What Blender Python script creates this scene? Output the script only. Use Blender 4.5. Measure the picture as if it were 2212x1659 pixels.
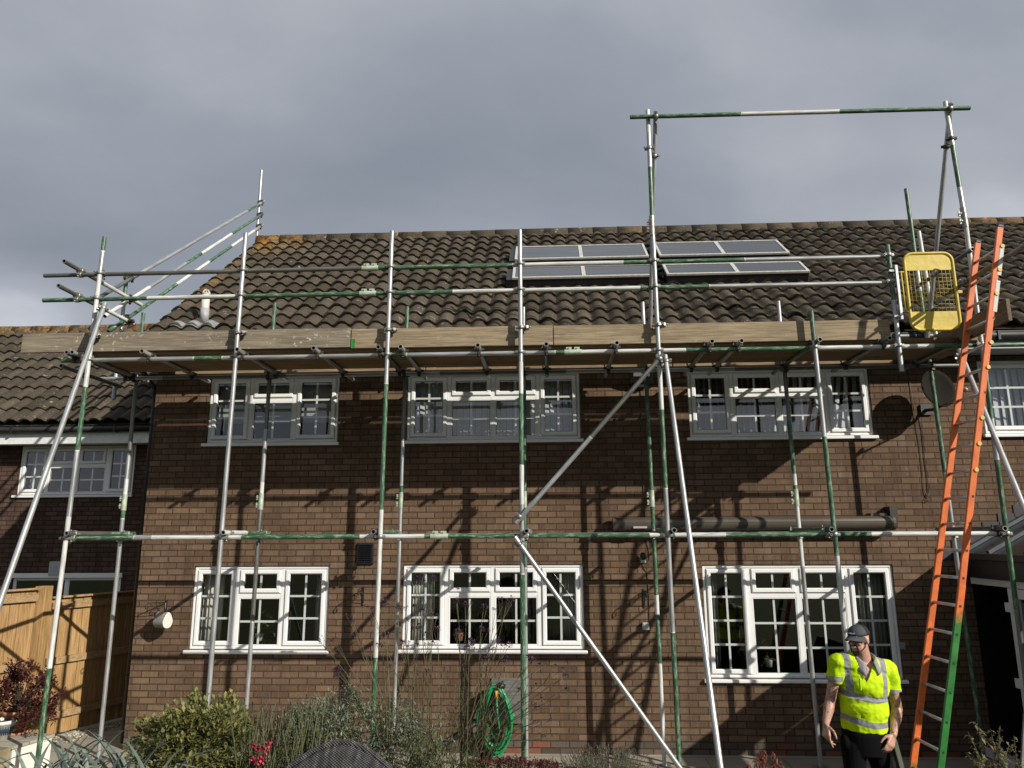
import bpy, bmesh, math, random
from mathutils import Vector, Matrix
random.seed(7)
R_ = math.radians
scene = bpy.context.scene
for o in list(bpy.data.objects):
    bpy.data.objects.remove(o)

# ---------------------------------------------------------------- camera
EYE = Vector((0, 0, 2.58))
CAM_R = Vector((0.99875522, 0.04963324, -0.0049555))
CAM_U = Vector((0.01485491, -0.20113035, 0.97945184))
CAM_F = Vector((-0.04761667, 0.97830625, 0.20161729))
FPX = 1600.0                       # focal length for a picture 2212 wide
cam_d = bpy.data.cameras.new('camera')
cam = bpy.data.objects.new('camera', cam_d)
scene.collection.objects.link(cam)
cam.matrix_world = Matrix(((CAM_R.x, CAM_U.x, -CAM_F.x, EYE.x), (CAM_R.y, CAM_U.y, -CAM_F.y, EYE.y),
                           (CAM_R.z, CAM_U.z, -CAM_F.z, EYE.z), (0, 0, 0, 1)))
cam_d.sensor_width = 36.0
cam_d.lens = FPX / 2212.0 * 36.0
cam_d.clip_start = 0.05
cam_d.clip_end = 3000
scene.camera = cam

# ---------------------------------------------------------------- light
SUN = Vector((1.30, -1.0, 0.88)).normalized()
SUN_STRENGTH = 5.0
SKY_STRENGTH = 0.10
EXPOSURE = 0.16
ld = bpy.data.lights.new('sun', 'SUN')
ld.energy = SUN_STRENGTH
ld.angle = R_(0.5)
ld.color = (1.0, 0.95, 0.86)
sun = bpy.data.objects.new('sun', ld)
scene.collection.objects.link(sun)
sun.rotation_euler = SUN.to_track_quat('Z', 'Y').to_euler()
sun.location = (6, -6, 12)

w = bpy.data.worlds.new('World')
scene.world = w
w.use_nodes = True
nt = w.node_tree
bg = nt.nodes['Background']
bg.inputs['Strength'].default_value = SKY_STRENGTH
def wn(t, **k):
    n = nt.nodes.new(t)
    for a, b in k.items():
        setattr(n, a, b)
    return n
sky = wn('ShaderNodeTexSky', sky_type='NISHITA', sun_disc=False)
sky.sun_elevation = math.asin(SUN.z)
sky.sun_rotation = math.atan2(SUN.x, SUN.y)
tc = wn('ShaderNodeTexCoord')
sep = wn('ShaderNodeSeparateXYZ')
nt.links.new(tc.outputs['Generated'], sep.inputs[0])
zc = wn('ShaderNodeMath', operation='MAXIMUM'); nt.links.new(sep.outputs['Z'], zc.inputs[0]); zc.inputs[1].default_value = 0.0
za = wn('ShaderNodeMath', operation='ADD'); nt.links.new(zc.outputs[0], za.inputs[0]); za.inputs[1].default_value = 0.35
dv = wn('ShaderNodeVectorMath', operation='DIVIDE')
cx = wn('ShaderNodeCombineXYZ')
for i in range(3):
    nt.links.new(za.outputs[0], cx.inputs[i])
nt.links.new(tc.outputs['Generated'], dv.inputs[0]); nt.links.new(cx.outputs[0], dv.inputs[1])
mp = wn('ShaderNodeMapping'); nt.links.new(dv.outputs[0], mp.inputs['Vector'])
mp.inputs['Location'].default_value = (0.35, 0.42, 0.0)
mp.inputs['Scale'].default_value = (1.0, 1.35, 0.6)
n1 = wn('ShaderNodeTexNoise'); nt.links.new(mp.outputs[0], n1.inputs['Vector'])
n1.inputs['Scale'].default_value = 1.15; n1.inputs['Detail'].default_value = 6.0; n1.inputs['Roughness'].default_value = 0.46
n1.inputs['Distortion'].default_value = 0.25
cr = wn('ShaderNodeValToRGB'); nt.links.new(n1.outputs[0], cr.inputs[0])
e = cr.color_ramp.elements
e[0].position = 0.34; e[0].color = (0.225, 0.255, 0.305, 1)
e[1].position = 0.68; e[1].color = (0.53, 0.548, 0.59, 1)
a = e.new(0.47); a.color = (0.285, 0.312, 0.362, 1)
a = e.new(0.58); a.color = (0.375, 0.395, 0.442, 1)
sc = wn('ShaderNodeVectorMath', operation='SCALE'); nt.links.new(cr.outputs[0], sc.inputs[0]); sc.inputs['Scale'].default_value = 10.0
n2 = wn('ShaderNodeTexNoise'); nt.links.new(mp.outputs[0], n2.inputs['Vector'])
n2.inputs['Scale'].default_value = 0.9; n2.inputs['Detail'].default_value = 3.0
cr2 = wn('ShaderNodeValToRGB'); nt.links.new(n2.outputs[0], cr2.inputs[0])
cr2.color_ramp.elements[0].position = 0.22; cr2.color_ramp.elements[0].color = (0.55, 0.55, 0.55, 1)
cr2.color_ramp.elements[1].position = 0.42; cr2.color_ramp.elements[1].color = (1, 1, 1, 1)
mx = wn('ShaderNodeMix', data_type='RGBA')
nt.links.new(cr2.outputs[0], mx.inputs[0]); nt.links.new(sky.outputs[0], mx.inputs[6]); nt.links.new(sc.outputs[0], mx.inputs[7])
nt.links.new(mx.outputs[2], bg.inputs['Color'])

scene.view_settings.view_transform = 'Standard'
scene.view_settings.look = 'None'
scene.view_settings.exposure = EXPOSURE
scene.view_settings.gamma = 1.0
scene.view_settings.use_curve_mapping = False
scene.render.engine = 'CYCLES'
scene.cycles.max_bounces = 6
scene.cycles.transparent_max_bounces = 12
scene.cycles.caustics_reflective = False
scene.cycles.caustics_refractive = False

# ---------------------------------------------------------------- measuring
def ray(px, py):
    return CAM_R * ((px - 1106.0) / FPX) - CAM_U * ((py - 829.5) / FPX) + CAM_F
def at(px, py, Y):                 # the point at distance Y seen at px, py of the photograph
    d = ray(px, py); return EYE + d * (Y / d.y)
def at_x(px, py, X):
    d = ray(px, py); return EYE + d * (X / d.x)
def at_z(px, py, Z):
    d = ray(px, py); return EYE + d * ((Z - EYE.z) / d.z)
def at_plane(px, py, p0, n):
    d = ray(px, py); return EYE + d * ((p0 - EYE).dot(n) / d.dot(n))

# ---------------------------------------------------------------- mesh collector
class MB:
    def __init__(s):
        s.v = []; s.f = []; s.a = []; s.mi = []; s.sm = []; s.cur = 0.0; s.cm = 0; s.smooth = False
    def vert(s, p, a=None):
        s.v.append(tuple(p)); s.a.append(s.cur if a is None else a); return len(s.v) - 1
    def face(s, idx):
        s.f.append(tuple(idx)); s.mi.append(s.cm); s.sm.append(s.smooth)
    def quad(s, *pts):
        s.face([s.vert(p) for p in pts])
    def box(s, x0, x1, y0, y1, z0, z1, M=None):
        P = [Vector((x, y, z)) for z in (z0, z1) for y in (y0, y1) for x in (x0, x1)]
        if M is not None: P = [M @ p for p in P]
        i = [s.vert(p) for p in P]
        for q in ((0, 2, 3, 1), (4, 5, 7, 6), (0, 1, 5, 4), (1, 3, 7, 5), (3, 2, 6, 7), (2, 0, 4, 6)):
            s.face([i[k] for k in q])
    def beam(s, p0, p1, wd, ht, up=Vector((0, 0, 1))):      # box from p0 to p1
        p0 = Vector(p0); p1 = Vector(p1)
        d = p1 - p0; L = d.length; z = d / L
        x = up.cross(z)
        if x.length < 1e-4: x = Vector((1, 0, 0))
        x.normalize(); y = z.cross(x)
        M = Matrix((( x.x, y.x, z.x, p0.x), (x.y, y.y, z.y, p0.y), (x.z, y.z, z.z, p0.z), (0, 0, 0, 1)))
        s.box(-wd / 2, wd / 2, -ht / 2, ht / 2, 0, L, M)
    def ring(s, c, x, y, r, n, ry=None):
        ry = r if ry is None else ry
        return [s.vert(c + x * (r * math.cos(2 * math.pi * k / n)) + y * (ry * math.sin(2 * math.pi * k / n))) for k in range(n)]
    def bridge(s, A, B):
        n = len(A)
        for k in range(n):
            s.face((A[k], A[(k + 1) % n], B[(k + 1) % n], B[k]))
    def path(s, pts, r, n=8, caps=True):                     # round bar along points; r number or list
        pts = [Vector(p) for p in pts]; N = len(pts); prev = None; x = None; sm = s.smooth; s.smooth = True
        for i, p in enumerate(pts):
            d = (pts[min(i + 1, N - 1)] - pts[max(i - 1, 0)])
            if d.length < 1e-9: d = Vector((0, 0, 1))
            d.normalize()
            if x is None:
                x = d.orthogonal().normalized()
            else:
                x = (x - d * x.dot(d)); x = x.normalized() if x.length > 1e-6 else d.orthogonal().normalized()
            y = d.cross(x)
            rr = r[i] if isinstance(r, (list, tuple)) else r
            c = s.ring(p, x, y, rr, n)
            if prev: s.bridge(prev, c)
            elif caps: s.smooth = False; s.face(c[::-1]); s.smooth = True
            prev = c
        if caps: s.smooth = False; s.face(prev)
        s.smooth = sm
    def cyl(s, p0, p1, r, n=12):
        s.path([p0, p1], r, n)
    def lathe(s, prof, n=24, M=None, cap0=True, cap1=True):     # prof: list of (r, z)
        M = M or Matrix.Identity(4); prev = None; sm = s.smooth; s.smooth = True
        for i, (r, z) in enumerate(prof):
            c = [s.vert(M @ Vector((r * math.cos(2 * math.pi * k / n), r * math.sin(2 * math.pi * k / n), z))) for k in range(n)]
            if prev: s.bridge(prev, c)
            elif cap0: s.face(c[::-1])
            prev = c
        if cap1: s.face(prev)
        s.smooth = sm
    def ball(s, c, rx, ry=None, rz=None, M=None, nu=14, nv=9):
        ry = rx if ry is None else ry; rz = rx if rz is None else rz
        c = Vector(c); M = M or Matrix.Identity(3); sm = s.smooth; s.smooth = True
        rings = []
        for j in range(1, nv):
            t = math.pi * j / nv
            rings.append([s.vert(c + M @ Vector((rx * math.sin(t) * math.cos(2 * math.pi * k / nu), ry * math.sin(t) * math.sin(2 * math.pi * k / nu), -rz * math.cos(t)))) for k in range(nu)])
        b = s.vert(c + M @ Vector((0, 0, -rz))); t_ = s.vert(c + M @ Vector((0, 0, rz)))
        for k in range(nu):
            s.face((b, rings[0][(k + 1) % nu], rings[0][k])); s.face((t_, rings[-1][k], rings[-1][(k + 1) % nu]))
        for A, B in zip(rings, rings[1:]): s.bridge(A, B)
        s.smooth = sm
    def capsule(s, p0, p1, r0, r1, n=12):
        p0 = Vector(p0); p1 = Vector(p1); d = (p1 - p0)
        q = d.normalized() if d.length > 1e-6 else Vector((0, 0, 1))
        pts = []; rr = []
        for k in range(5):
            t = (math.pi / 2) * k / 5 ; pts.append(p0 - q * (r0 * math.cos(t))); rr.append(max(r0 * math.sin(t), r0 * 0.05))
        pts.append(p0); rr.append(r0); pts.append(p1); rr.append(r1)
        for k in range(1, 6):
            t = (math.pi / 2) * k / 5 ; pts.append(p1 + q * (r1 * math.sin(t))); rr.append(max(r1 * math.cos(t), r1 * 0.05))
        s.path(pts, rr, n)
    def build(s, name, mats, parent=None, loc=None, attr=None, smooth_angle=None, bevel=None, link=True):
        me = bpy.data.meshes.new(name)
        off = Vector(loc) if loc is not None else Vector((0, 0, 0))
        me.from_pydata([(a[0] - off.x, a[1] - off.y, a[2] - off.z) for a in s.v], [], s.f)
        for m in (mats if isinstance(mats, (list, tuple)) else [mats]): me.materials.append(m)
        me.polygons.foreach_set('material_index', s.mi)
        me.polygons.foreach_set('use_smooth', s.sm)
        if attr:
            at_ = me.attributes.new(attr, 'FLOAT', 'POINT'); at_.data.foreach_set('value', s.a)
        me.update()
        o = bpy.data.objects.new(name, me)
        scene.collection.objects.link(o)
        if loc is not None: o.location = off
        if bevel:
            b = o.modifiers.new('bevel', 'BEVEL'); b.width = bevel; b.segments = 2; b.limit_method = 'ANGLE'; b.angle_limit = R_(40)
        if parent is not None: adopt(o, parent)
        return o

def adopt(o, parent):              # parent without moving (things are only ever translated)
    base = Vector((0, 0, 0)); q = parent
    while q is not None:
        base = base + q.location; q = q.parent
    o.parent = parent
    o.location = o.location - base
def tag(o, label=None, cat=None, group=None, kind=None):
    if label: o['label'] = label
    if cat: o['category'] = cat
    if group: o['group'] = group
    if kind: o['kind'] = kind
    return o
def empty(name, loc, label, cat, group=None):
    o = bpy.data.objects.new(name, None); scene.collection.objects.link(o)
    o.location = loc; o.empty_display_size = 0.2
    return tag(o, label, cat, group)
# ---------------------------------------------------------------- materials
class G:
    def __init__(s, name):
        s.m = bpy.data.materials.new(name); s.m.use_nodes = True; s.t = s.m.node_tree
        s.b = s.t.nodes['Principled BSDF']; s.tc = None
    def n(s, typ, ins=None, **props):
        nd = s.t.nodes.new(typ)
        for k, v in props.items(): setattr(nd, k, v)
        for k, v in (ins or {}).items(): s.put(nd.inputs[k], v)
        return nd
    def put(s, sock, v):
        if isinstance(v, bpy.types.NodeSocket): s.t.links.new(v, sock)
        elif isinstance(v, tuple) and len(v) == 3 and sock.type == 'RGBA': sock.default_value = (*v, 1)
        else: sock.default_value = v
    def co(s, which='Object'):
        if s.tc is None: s.tc = s.n('ShaderNodeTexCoord')
        return s.tc.outputs[which]
    def math(s, op, a, b=0.0, c=None, clamp=False):
        nd = s.n('ShaderNodeMath', operation=op, use_clamp=clamp); s.put(nd.inputs[0], a); s.put(nd.inputs[1], b)
        if c is not None: s.put(nd.inputs[2], c)
        return nd.outputs[0]
    def mix(s, f, a, b, blend='MIX'):
        nd = s.n('ShaderNodeMix', data_type='RGBA', blend_type=blend); s.put(nd.inputs[0], f); s.put(nd.inputs[6], a); s.put(nd.inputs[7], b)
        return nd.outputs[2]
    def ramp(s, f, stops, interp='LINEAR'):
        nd = s.n('ShaderNodeValToRGB'); s.put(nd.inputs[0], f); e = nd.color_ramp.elements; nd.color_ramp.interpolation = interp
        while len(e) < len(stops): e.new(0.5)
        for k, (p, c) in enumerate(stops):
            e[k].position = p; e[k].color = (*c, 1) if isinstance(c, tuple) else (c, c, c, 1)
        return nd.outputs[0]
    def noise(s, vec, scale, detail=4.0, rough=0.55, dist=0.0):
        nd = s.n('ShaderNodeTexNoise', {'Scale': scale, 'Detail': detail, 'Roughness': rough, 'Distortion': dist}); s.put(nd.inputs['Vector'], vec)
        return nd.outputs[0]
    def mapped(s, vec, scale=(1, 1, 1), loc=(0, 0, 0), rot=(0, 0, 0)):
        nd = s.n('ShaderNodeMapping', {'Scale': scale, 'Location': loc, 'Rotation': rot}); s.put(nd.inputs['Vector'], vec)
        return nd.outputs[0]
    def xyz(s, vec):
        nd = s.n('ShaderNodeSeparateXYZ'); s.put(nd.inputs[0], vec); return nd.outputs
    def comb(s, x, y, z=0.0):
        nd = s.n('ShaderNodeCombineXYZ'); s.put(nd.inputs[0], x); s.put(nd.inputs[1], y); s.put(nd.inputs[2], z); return nd.outputs[0]
    def attr(s, name):
        return s.n('ShaderNodeAttribute', attribute_name=name).outputs['Fac']
    def bump(s, h, strength=0.4, dist=0.01):
        nd = s.n('ShaderNodeBump', {'Strength': strength, 'Distance': dist}); s.put(nd.inputs['Height'], h)
        s.t.links.new(nd.outputs[0], s.b.inputs['Normal'])
    def out(s, base, rough=0.6, metal=0.0, spec=0.5, **k):
        s.put(s.b.inputs['Base Color'], base); s.put(s.b.inputs['Roughness'], rough); s.put(s.b.inputs['Metallic'], metal)
        s.put(s.b.inputs['Specular IOR Level'], spec)
        for a, v in k.items(): s.put(s.b.inputs[a.replace('_', ' ')], v)
        return s.m

def plain(name, col, rough=0.55, metal=0.0, var=0.12, scale=9.0, bump=0.0, spec=0.5):
    g = G(name); nz = g.noise(g.co(), scale, 5.0, 0.6)
    lo = tuple(c * (1 - var) for c in col); hi = tuple(min(1, c * (1 + var)) for c in col)
    c = g.ramp(nz, [(0.3, lo), (0.7, hi)])
    if bump: g.bump(g.noise(g.co(), scale * 6, 4.0), bump, 0.004)
    return g.out(c, g.math('MULTIPLY_ADD', nz, 0.18, rough - 0.09), metal, spec)

def brick_mat(name, c_lo, c_hi, mortar):
    g = G(name); o = g.xyz(g.co())
    v = g.comb(g.math('ADD', o[0], o[1]), o[2])
    wob = g.noise(v, 2.6, 2.0)
    v2 = g.comb(g.math('ADD', g.math('ADD', o[0], o[1]), g.math('MULTIPLY', g.math('SUBTRACT', wob, 0.5), 0.006)),
                g.math('ADD', g.math('ADD', o[2], 0.013), g.math('MULTIPLY', g.math('SUBTRACT', wob, 0.5), 0.010)))
    br = g.n('ShaderNodeTexBrick', {'Scale': 1.0, 'Mortar Size': 0.0075, 'Mortar Smooth': 0.2, 'Bias': 0.0, 'Brick Width': 0.225, 'Row Height': 0.0786,
                                     'Color1': (0, 0, 0, 1), 'Color2': (1, 1, 1, 1), 'Mortar': (0.5, 0.5, 0.5, 1)}, offset=0.5)
    s_ = br; g.put(br.inputs['Vector'], v2)
    tone = g.ramp(br.outputs['Color'], [(0.0, c_lo), (0.35, tuple(a * 0.72 + b * 0.28 for a, b in zip(c_lo, c_hi))), (0.75, tuple(a * 0.45 + b * 0.55 for a, b in zip(c_lo, c_hi))), (1.0, c_hi)])
    streak = g.noise(g.mapped(v2, (38.0, 5.0, 1.0)), 1.0, 4.0, 0.62)
    tone = g.mix(g.math('MULTIPLY', g.ramp(streak, [(0.55, 0.0), (0.78, 1.0)]), 0.42), tone, tuple(min(1, c * 1.7 + 0.02) for c in c_hi))
    fine = g.noise(v, 95.0, 5.0, 0.7)
    tone = g.mix(0.75, tone, g.ramp(fine, [(0.25, 0.42), (0.62, 1.0), (0.8, 1.25)]), 'MULTIPLY')
    big = g.noise(v, 0.75, 4.0, 0.6)
    tone = g.mix(0.6, tone, g.ramp(big, [(0.3, 0.74), (0.7, 1.1)]), 'MULTIPLY')
    run = g.noise(g.mapped(v, (5.5, .55, 1.0)), 1.0, 5.0, .65)
    tone = g.mix(0.75, tone, g.ramp(run, [(0.32, 0.66), (0.5, 1.0), (0.72, 1.18)]), 'MULTIPLY')
    eff = g.math('MULTIPLY', g.ramp(g.noise(g.mapped(v, (2.2, 1.1, 1.0), (4.0, 2.0, 0.0)), 1.0, 6.0, .72), [(0.60, 0.0), (0.74, 1.0)]), .30)
    tone = g.mix(eff, tone, (0.30, 0.25, 0.20))
    lowz = g.ramp(o[2], [(0.0, 1.0), (0.16, 1.0), (0.17, 0.0), (1.0, 0.0)])           # the damp course bricks are greyer
    tone = g.mix(g.math('MULTIPLY', lowz, 0.7), tone, g.ramp(br.outputs['Color'], [(0.0, (0.06, 0.05, 0.045)), (0.8, (0.12, 0.105, 0.09)), (0.92, (0.22, 0.07, 0.04))]))
    m = g.ramp(g.noise(v, 40.0, 3.0), [(0.3, tuple(c * 0.6 for c in mortar)), (0.7, mortar)])
    col = g.mix(br.outputs['Fac'], tone, m)
    h = g.math('SUBTRACT', g.math('MULTIPLY', fine, 0.5), g.math('MULTIPLY', br.outputs['Fac'], 1.4))
    h = g.math('ADD', h, g.math('MULTIPLY', streak, 0.35))
    g.bump(h, 1.0, 0.014)
    return g.out(col, 0.9, 0.0, 0.2)

def tile_mat(name):
    g = G(name); co = g.co(); o = g.xyz(co)
    per = g.n('ShaderNodeTexWhiteNoise', noise_dimensions='2D')
    v = g.attr('tile'); g.put(per.inputs['Vector'], g.comb(v, g.math('FLOOR', v), 0.0))
    base = g.ramp(per.outputs['Value'], [(0.0, (0.046, 0.036, 0.025)), (0.5, (0.070, 0.056, 0.040)), (1.0, (0.098, 0.079, 0.056))])
    fine = g.noise(co, 60.0, 6.0, 0.75)
    base = g.mix(0.85, base, g.ramp(fine, [(0.30, 0.35), (0.52, 0.95), (0.72, 1.8)]), 'MULTIPLY')
    mid = g.noise(co, 4.0, 5.0, 0.65)
    base = g.mix(0.6, base, g.ramp(mid, [(0.3, 0.6), (0.7, 1.3)]), 'MULTIPLY')
    moss = g.ramp(g.noise(co, 1.5, 6.0, .75), [(.52, 0.0), (.68, 1.0)])
    base = g.mix(g.math('MULTIPLY', moss, .55), base, g.ramp(fine, [(.35, (.028, .027, .016)), (.65, (.072, .066, .038))]))
    vo = g.n('ShaderNodeTexVoronoi', {'Scale': 6.5, 'Randomness': 1.0}); g.put(vo.inputs['Vector'], g.mix(0.22, co, g.n('ShaderNodeTexNoise', {'Scale': 16.0, 'Vector': co}).outputs['Color']))
    pick = g.ramp(g.xyz(vo.outputs['Color'])[0], [(0.62, 0.0), (0.63, 1.0)], 'CONSTANT')
    spot = g.math('MULTIPLY', g.ramp(vo.outputs['Distance'], [(0.10, 1.0), (0.18, 0.0)]), pick)
    base = g.mix(g.math('MULTIPLY', spot, 0.75), base, (0.34, 0.32, 0.26))
    v3 = g.n('ShaderNodeTexVoronoi', {'Scale': 24.0, 'Randomness': 1.0}); g.put(v3.inputs['Vector'], co)
    s3 = g.math('MULTIPLY', g.ramp(v3.outputs['Distance'], [(0.12, 1.0), (0.22, 0.0)]), g.ramp(g.xyz(v3.outputs['Color'])[1], [(0.80, 0.0), (0.81, 1.0)], 'CONSTANT'))
    base = g.mix(g.math('MULTIPLY', s3, 0.7), base, (0.36, 0.33, 0.27))
    og = g.math('MULTIPLY', g.attr('lichen'), g.ramp(g.noise(co, 11.0, 5.0, 0.7), [(0.44, 0.0), (0.56, 1.0)]))
    base = g.mix(g.math('MULTIPLY', og, 0.7), base, g.ramp(fine, [(0.3, (0.18, 0.13, 0.03)), (0.6, (0.40, 0.18, 0.03))]))
    g.bump(g.math('ADD', fine, g.math('MULTIPLY', mid, 0.4)), 0.7, 0.010)
    return g.out(base, 0.93, 0.0, 0.2)

def tube_mat(name):                # galvanised scaffold tube; attribute paint: 0 bare, 1 white worn, 2 green, 3 dull dark
    g = G(name); co = g.co(); p = g.attr('paint')
    rnd = g.n('ShaderNodeObjectInfo').outputs['Random']
    cs = g.mapped(co, (1, 1, 1)); off = g.n('ShaderNodeVectorMath', operation='ADD'); g.put(off.inputs[0], cs)
    g.put(off.inputs[1], g.comb(g.math('MULTIPLY', rnd, 37.0), 0.0, g.math('MULTIPLY', rnd, 91.0))); v = off.outputs[0]
    st = g.mapped(v, (60.0, 60.0, 5.0)); streak = g.noise(st, 1.0, 5.0, 0.7)
    long_ = g.noise(g.mapped(v, (3.0, 3.0, 1.6)), 1.0, 3.0, 0.6)
    bare = g.ramp(streak, [(0.28, (0.25, 0.255, 0.255)), (0.5, (0.42, 0.425, 0.42)), (0.75, (0.60, 0.605, 0.59))])
    bare = g.mix(0.7, bare, g.ramp(long_, [(0.3, 0.65), (0.7, 1.2)]), 'MULTIPLY')
    dark = g.ramp(streak, [(0.3, (0.09, 0.09, 0.085)), (0.7, (0.24, 0.24, 0.22))])
    white = g.ramp(streak, [(0.30, (0.22, 0.22, 0.20)), (0.45, (0.50, 0.50, 0.47)), (0.7, (0.74, 0.74, 0.70))])
    green = g.ramp(g.noise(g.mapped(v, (45.0, 45.0, 9.0)), 1.0, 5.0, 0.75), [(0.28, (0.014, 0.048, 0.022)), (0.50, (0.040, 0.105, 0.050)), (0.57, (0.12, 0.19, 0.12)), (0.68, (0.36, 0.40, 0.35))])
    wear = g.math('MULTIPLY', g.math('SUBTRACT', g.noise(g.mapped(v, (30.0, 30.0, 7.0)), 1.0, 5.0, 0.8), 0.5), 1.5)
    q = g.math('ADD', p, wear)
    is_w = g.math('MULTIPLY', g.math('GREATER_THAN', q, 0.5), g.math('LESS_THAN', q, 1.5))
    is_g = g.math('MULTIPLY', g.math('GREATER_THAN', q, 1.5), g.math('LESS_THAN', q, 2.6))
    is_d = g.math('GREATER_THAN', p, 2.7)
    c = g.mix(is_w, bare, white); c = g.mix(is_g, c, green); c = g.mix(is_d, c, dark)
    rust = g.ramp(g.noise(v, 9.0, 5.0, 0.7), [(0.66, 0.0), (0.74, 1.0)])
    c = g.mix(g.math('MULTIPLY', rust, 0.35), c, (0.15, 0.09, 0.05))
    g.bump(streak, 0.12, 0.003)
    met = g.math('MULTIPLY', g.math('SUBTRACT', 1.0, g.math('MAXIMUM', is_w, is_g)), 0.55)
    return g.out(c, g.math('MULTIPLY_ADD', streak, 0.25, 0.28), met, 0.5)

def wood_mat(name, lo, hi, axis=0, splat=0.0, rough=0.85, ring=8.0):
    g = G(name); co = g.co()
    rnd = g.n('ShaderNodeObjectInfo').outputs['Random']
    add = g.n('ShaderNodeVectorMath', operation='ADD'); g.put(add.inputs[0], co); g.put(add.inputs[1], g.comb(g.math('MULTIPLY', rnd, 31.0), g.math('MULTIPLY', rnd, 17.0), g.math('MULTIPLY', rnd, 7.0)))
    v = add.outputs[0]
    s1 = [ring * 3.2] * 3; s1[axis] = ring * 0.22
    grain = g.noise(g.mapped(v, tuple(s1)), 1.0, 5.0, 0.65, 1.3)
    s2 = [90.0] * 3; s2[axis] = 3.0
    fib = g.noise(g.mapped(v, tuple(s2)), 1.0, 4.0, 0.7)
    c = g.ramp(grain, [(0.25, lo), (0.48, tuple(a * 0.5 + b * 0.5 for a, b in zip(lo, hi))), (0.72, hi)])
    c = g.mix(0.85, c, g.ramp(fib, [(0.3, 0.5), (0.5, 1.0), (0.7, 1.3)]), 'MULTIPLY')
    sk = [3.0] * 3; sk[axis] = 1.6
    vo = g.n('ShaderNodeTexVoronoi', {'Scale': 1.0, 'Randomness': 1.0}); g.put(vo.inputs['Vector'], g.mapped(v, tuple(sk)))
    knot = g.ramp(vo.outputs['Distance'], [(0.05, 1.0), (0.12, 0.0)])
    c = g.mix(g.math('MULTIPLY', knot, 0.75), c, tuple(a * 0.45 for a in lo))
    c = g.mix(0.5, c, g.ramp(g.noise(v, 1.7, 4.0), [(0.3, 0.72), (0.7, 1.2)]), 'MULTIPLY')
    if splat:
        v2 = g.n('ShaderNodeTexVoronoi', {'Scale': 15.0, 'Randomness': 1.0}); g.put(v2.inputs['Vector'], g.mix(0.12, v, g.n('ShaderNodeTexNoise', {'Scale': 22.0, 'Vector': v}).outputs['Color']))
        sp = g.math('MULTIPLY', g.ramp(v2.outputs['Distance'], [(0.20, 1.0), (0.30, 0.0)]), g.ramp(g.xyz(v2.outputs['Color'])[0], [(0.5, 0.0), (0.9, 1.0)]))
        sp = g.math('MULTIPLY', sp, g.ramp(g.noise(v, 2.2, 4.0), [(0.36, 0.0), (0.50, 1.0)]))
        c = g.mix(g.math('MULTIPLY', sp, splat), c, (0.50, 0.465, 0.39))
    g.bump(g.math('ADD', fib, g.math('MULTIPLY', grain, 0.6)), 0.3, 0.005)
    return g.out(c, rough, 0.0, 0.25)

def glass_mat(name, tint=(0.93, 0.95, 0.94), refl=1.0):
    g = G(name); t = g.t
    tr = g.n('ShaderNodeBsdfTransparent', {'Color': tint}); gl = g.n('ShaderNodeBsdfGlossy', {'Color': (1, 1, 1), 'Roughness': 0.01})
    ge = g.n('ShaderNodeNewGeometry'); dt = g.n('ShaderNodeVectorMath', operation='DOT_PRODUCT'); g.put(dt.inputs[0], ge.outputs['Normal']); g.put(dt.inputs[1], ge.outputs['Incoming'])
    sch = g.math('MULTIPLY_ADD', g.math('POWER', g.math('SUBTRACT', 1.0, g.math('ABSOLUTE', dt.outputs['Value'])), 5.0), 0.92, 0.08)
    nz = g.n('ShaderNodeBump', {'Strength': 0.05, 'Distance': 0.02}); g.put(nz.inputs['Height'], g.noise(g.co(), 1.6, 1.0))
    t.links.new(nz.outputs[0], gl.inputs['Normal'])
    f2 = g.math('MULTIPLY', sch, 1.7 * refl, clamp=True)          # two panes of a sealed unit
    mxs = g.n('ShaderNodeMixShader'); t.links.new(f2, mxs.inputs[0]); t.links.new(tr.outputs[0], mxs.inputs[1]); t.links.new(gl.outputs[0], mxs.inputs[2])
    t.links.new(mxs.outputs[0], t.nodes['Material Output'].inputs['Surface'])
    return g.m

def leaf_mat(name, cols, trans=0.3, rough=0.6):
    g = G(name); v = g.attr('leaf')
    c = g.ramp(v, [(k / (len(cols) - 1), x) for k, x in enumerate(cols)])
    c = g.mix(0.5, c, g.ramp(g.noise(g.co(), 40.0, 3.0), [(0.3, 0.6), (0.7, 1.3)]), 'MULTIPLY')
    g.out(c, rough, 0.0, 0.35)
    tl = g.n('ShaderNodeBsdfTranslucent'); g.put(tl.inputs['Color'], c)
    mxs = g.n('ShaderNodeMixShader', {0: trans}); g.t.links.new(g.b.outputs[0], mxs.inputs[1]); g.t.links.new(tl.outputs[0], mxs.inputs[2])
    g.t.links.new(mxs.outputs[0], g.t.nodes['Material Output'].inputs['Surface'])
    return g.m

M = {}
M['brick'] = brick_mat('brown_brick', (0.132, 0.080, 0.049), (0.222, 0.146, 0.092), (0.082, 0.055, 0.037))
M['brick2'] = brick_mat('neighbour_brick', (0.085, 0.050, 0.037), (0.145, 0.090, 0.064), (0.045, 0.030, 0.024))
M['tile'] = tile_mat('concrete_tile')
M['tube'] = tube_mat('scaffold_tube')
M['upvc'] = plain('white_upvc', (0.80, 0.80, 0.78), 0.32, 0, 0.04, 3.0)
M['gasket'] = plain('black_gasket', (0.015, 0.015, 0.015), 0.6)
M['glass'] = glass_mat('window_glass')
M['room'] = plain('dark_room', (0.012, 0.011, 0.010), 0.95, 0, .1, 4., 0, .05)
M['black'] = plain('black_plastic', (0.012, 0.012, 0.013), 0.45, 0, 0.3)
M['fascia'] = plain('grey_fascia', (0.42, 0.43, 0.43), 0.5, 0, 0.06)
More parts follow.
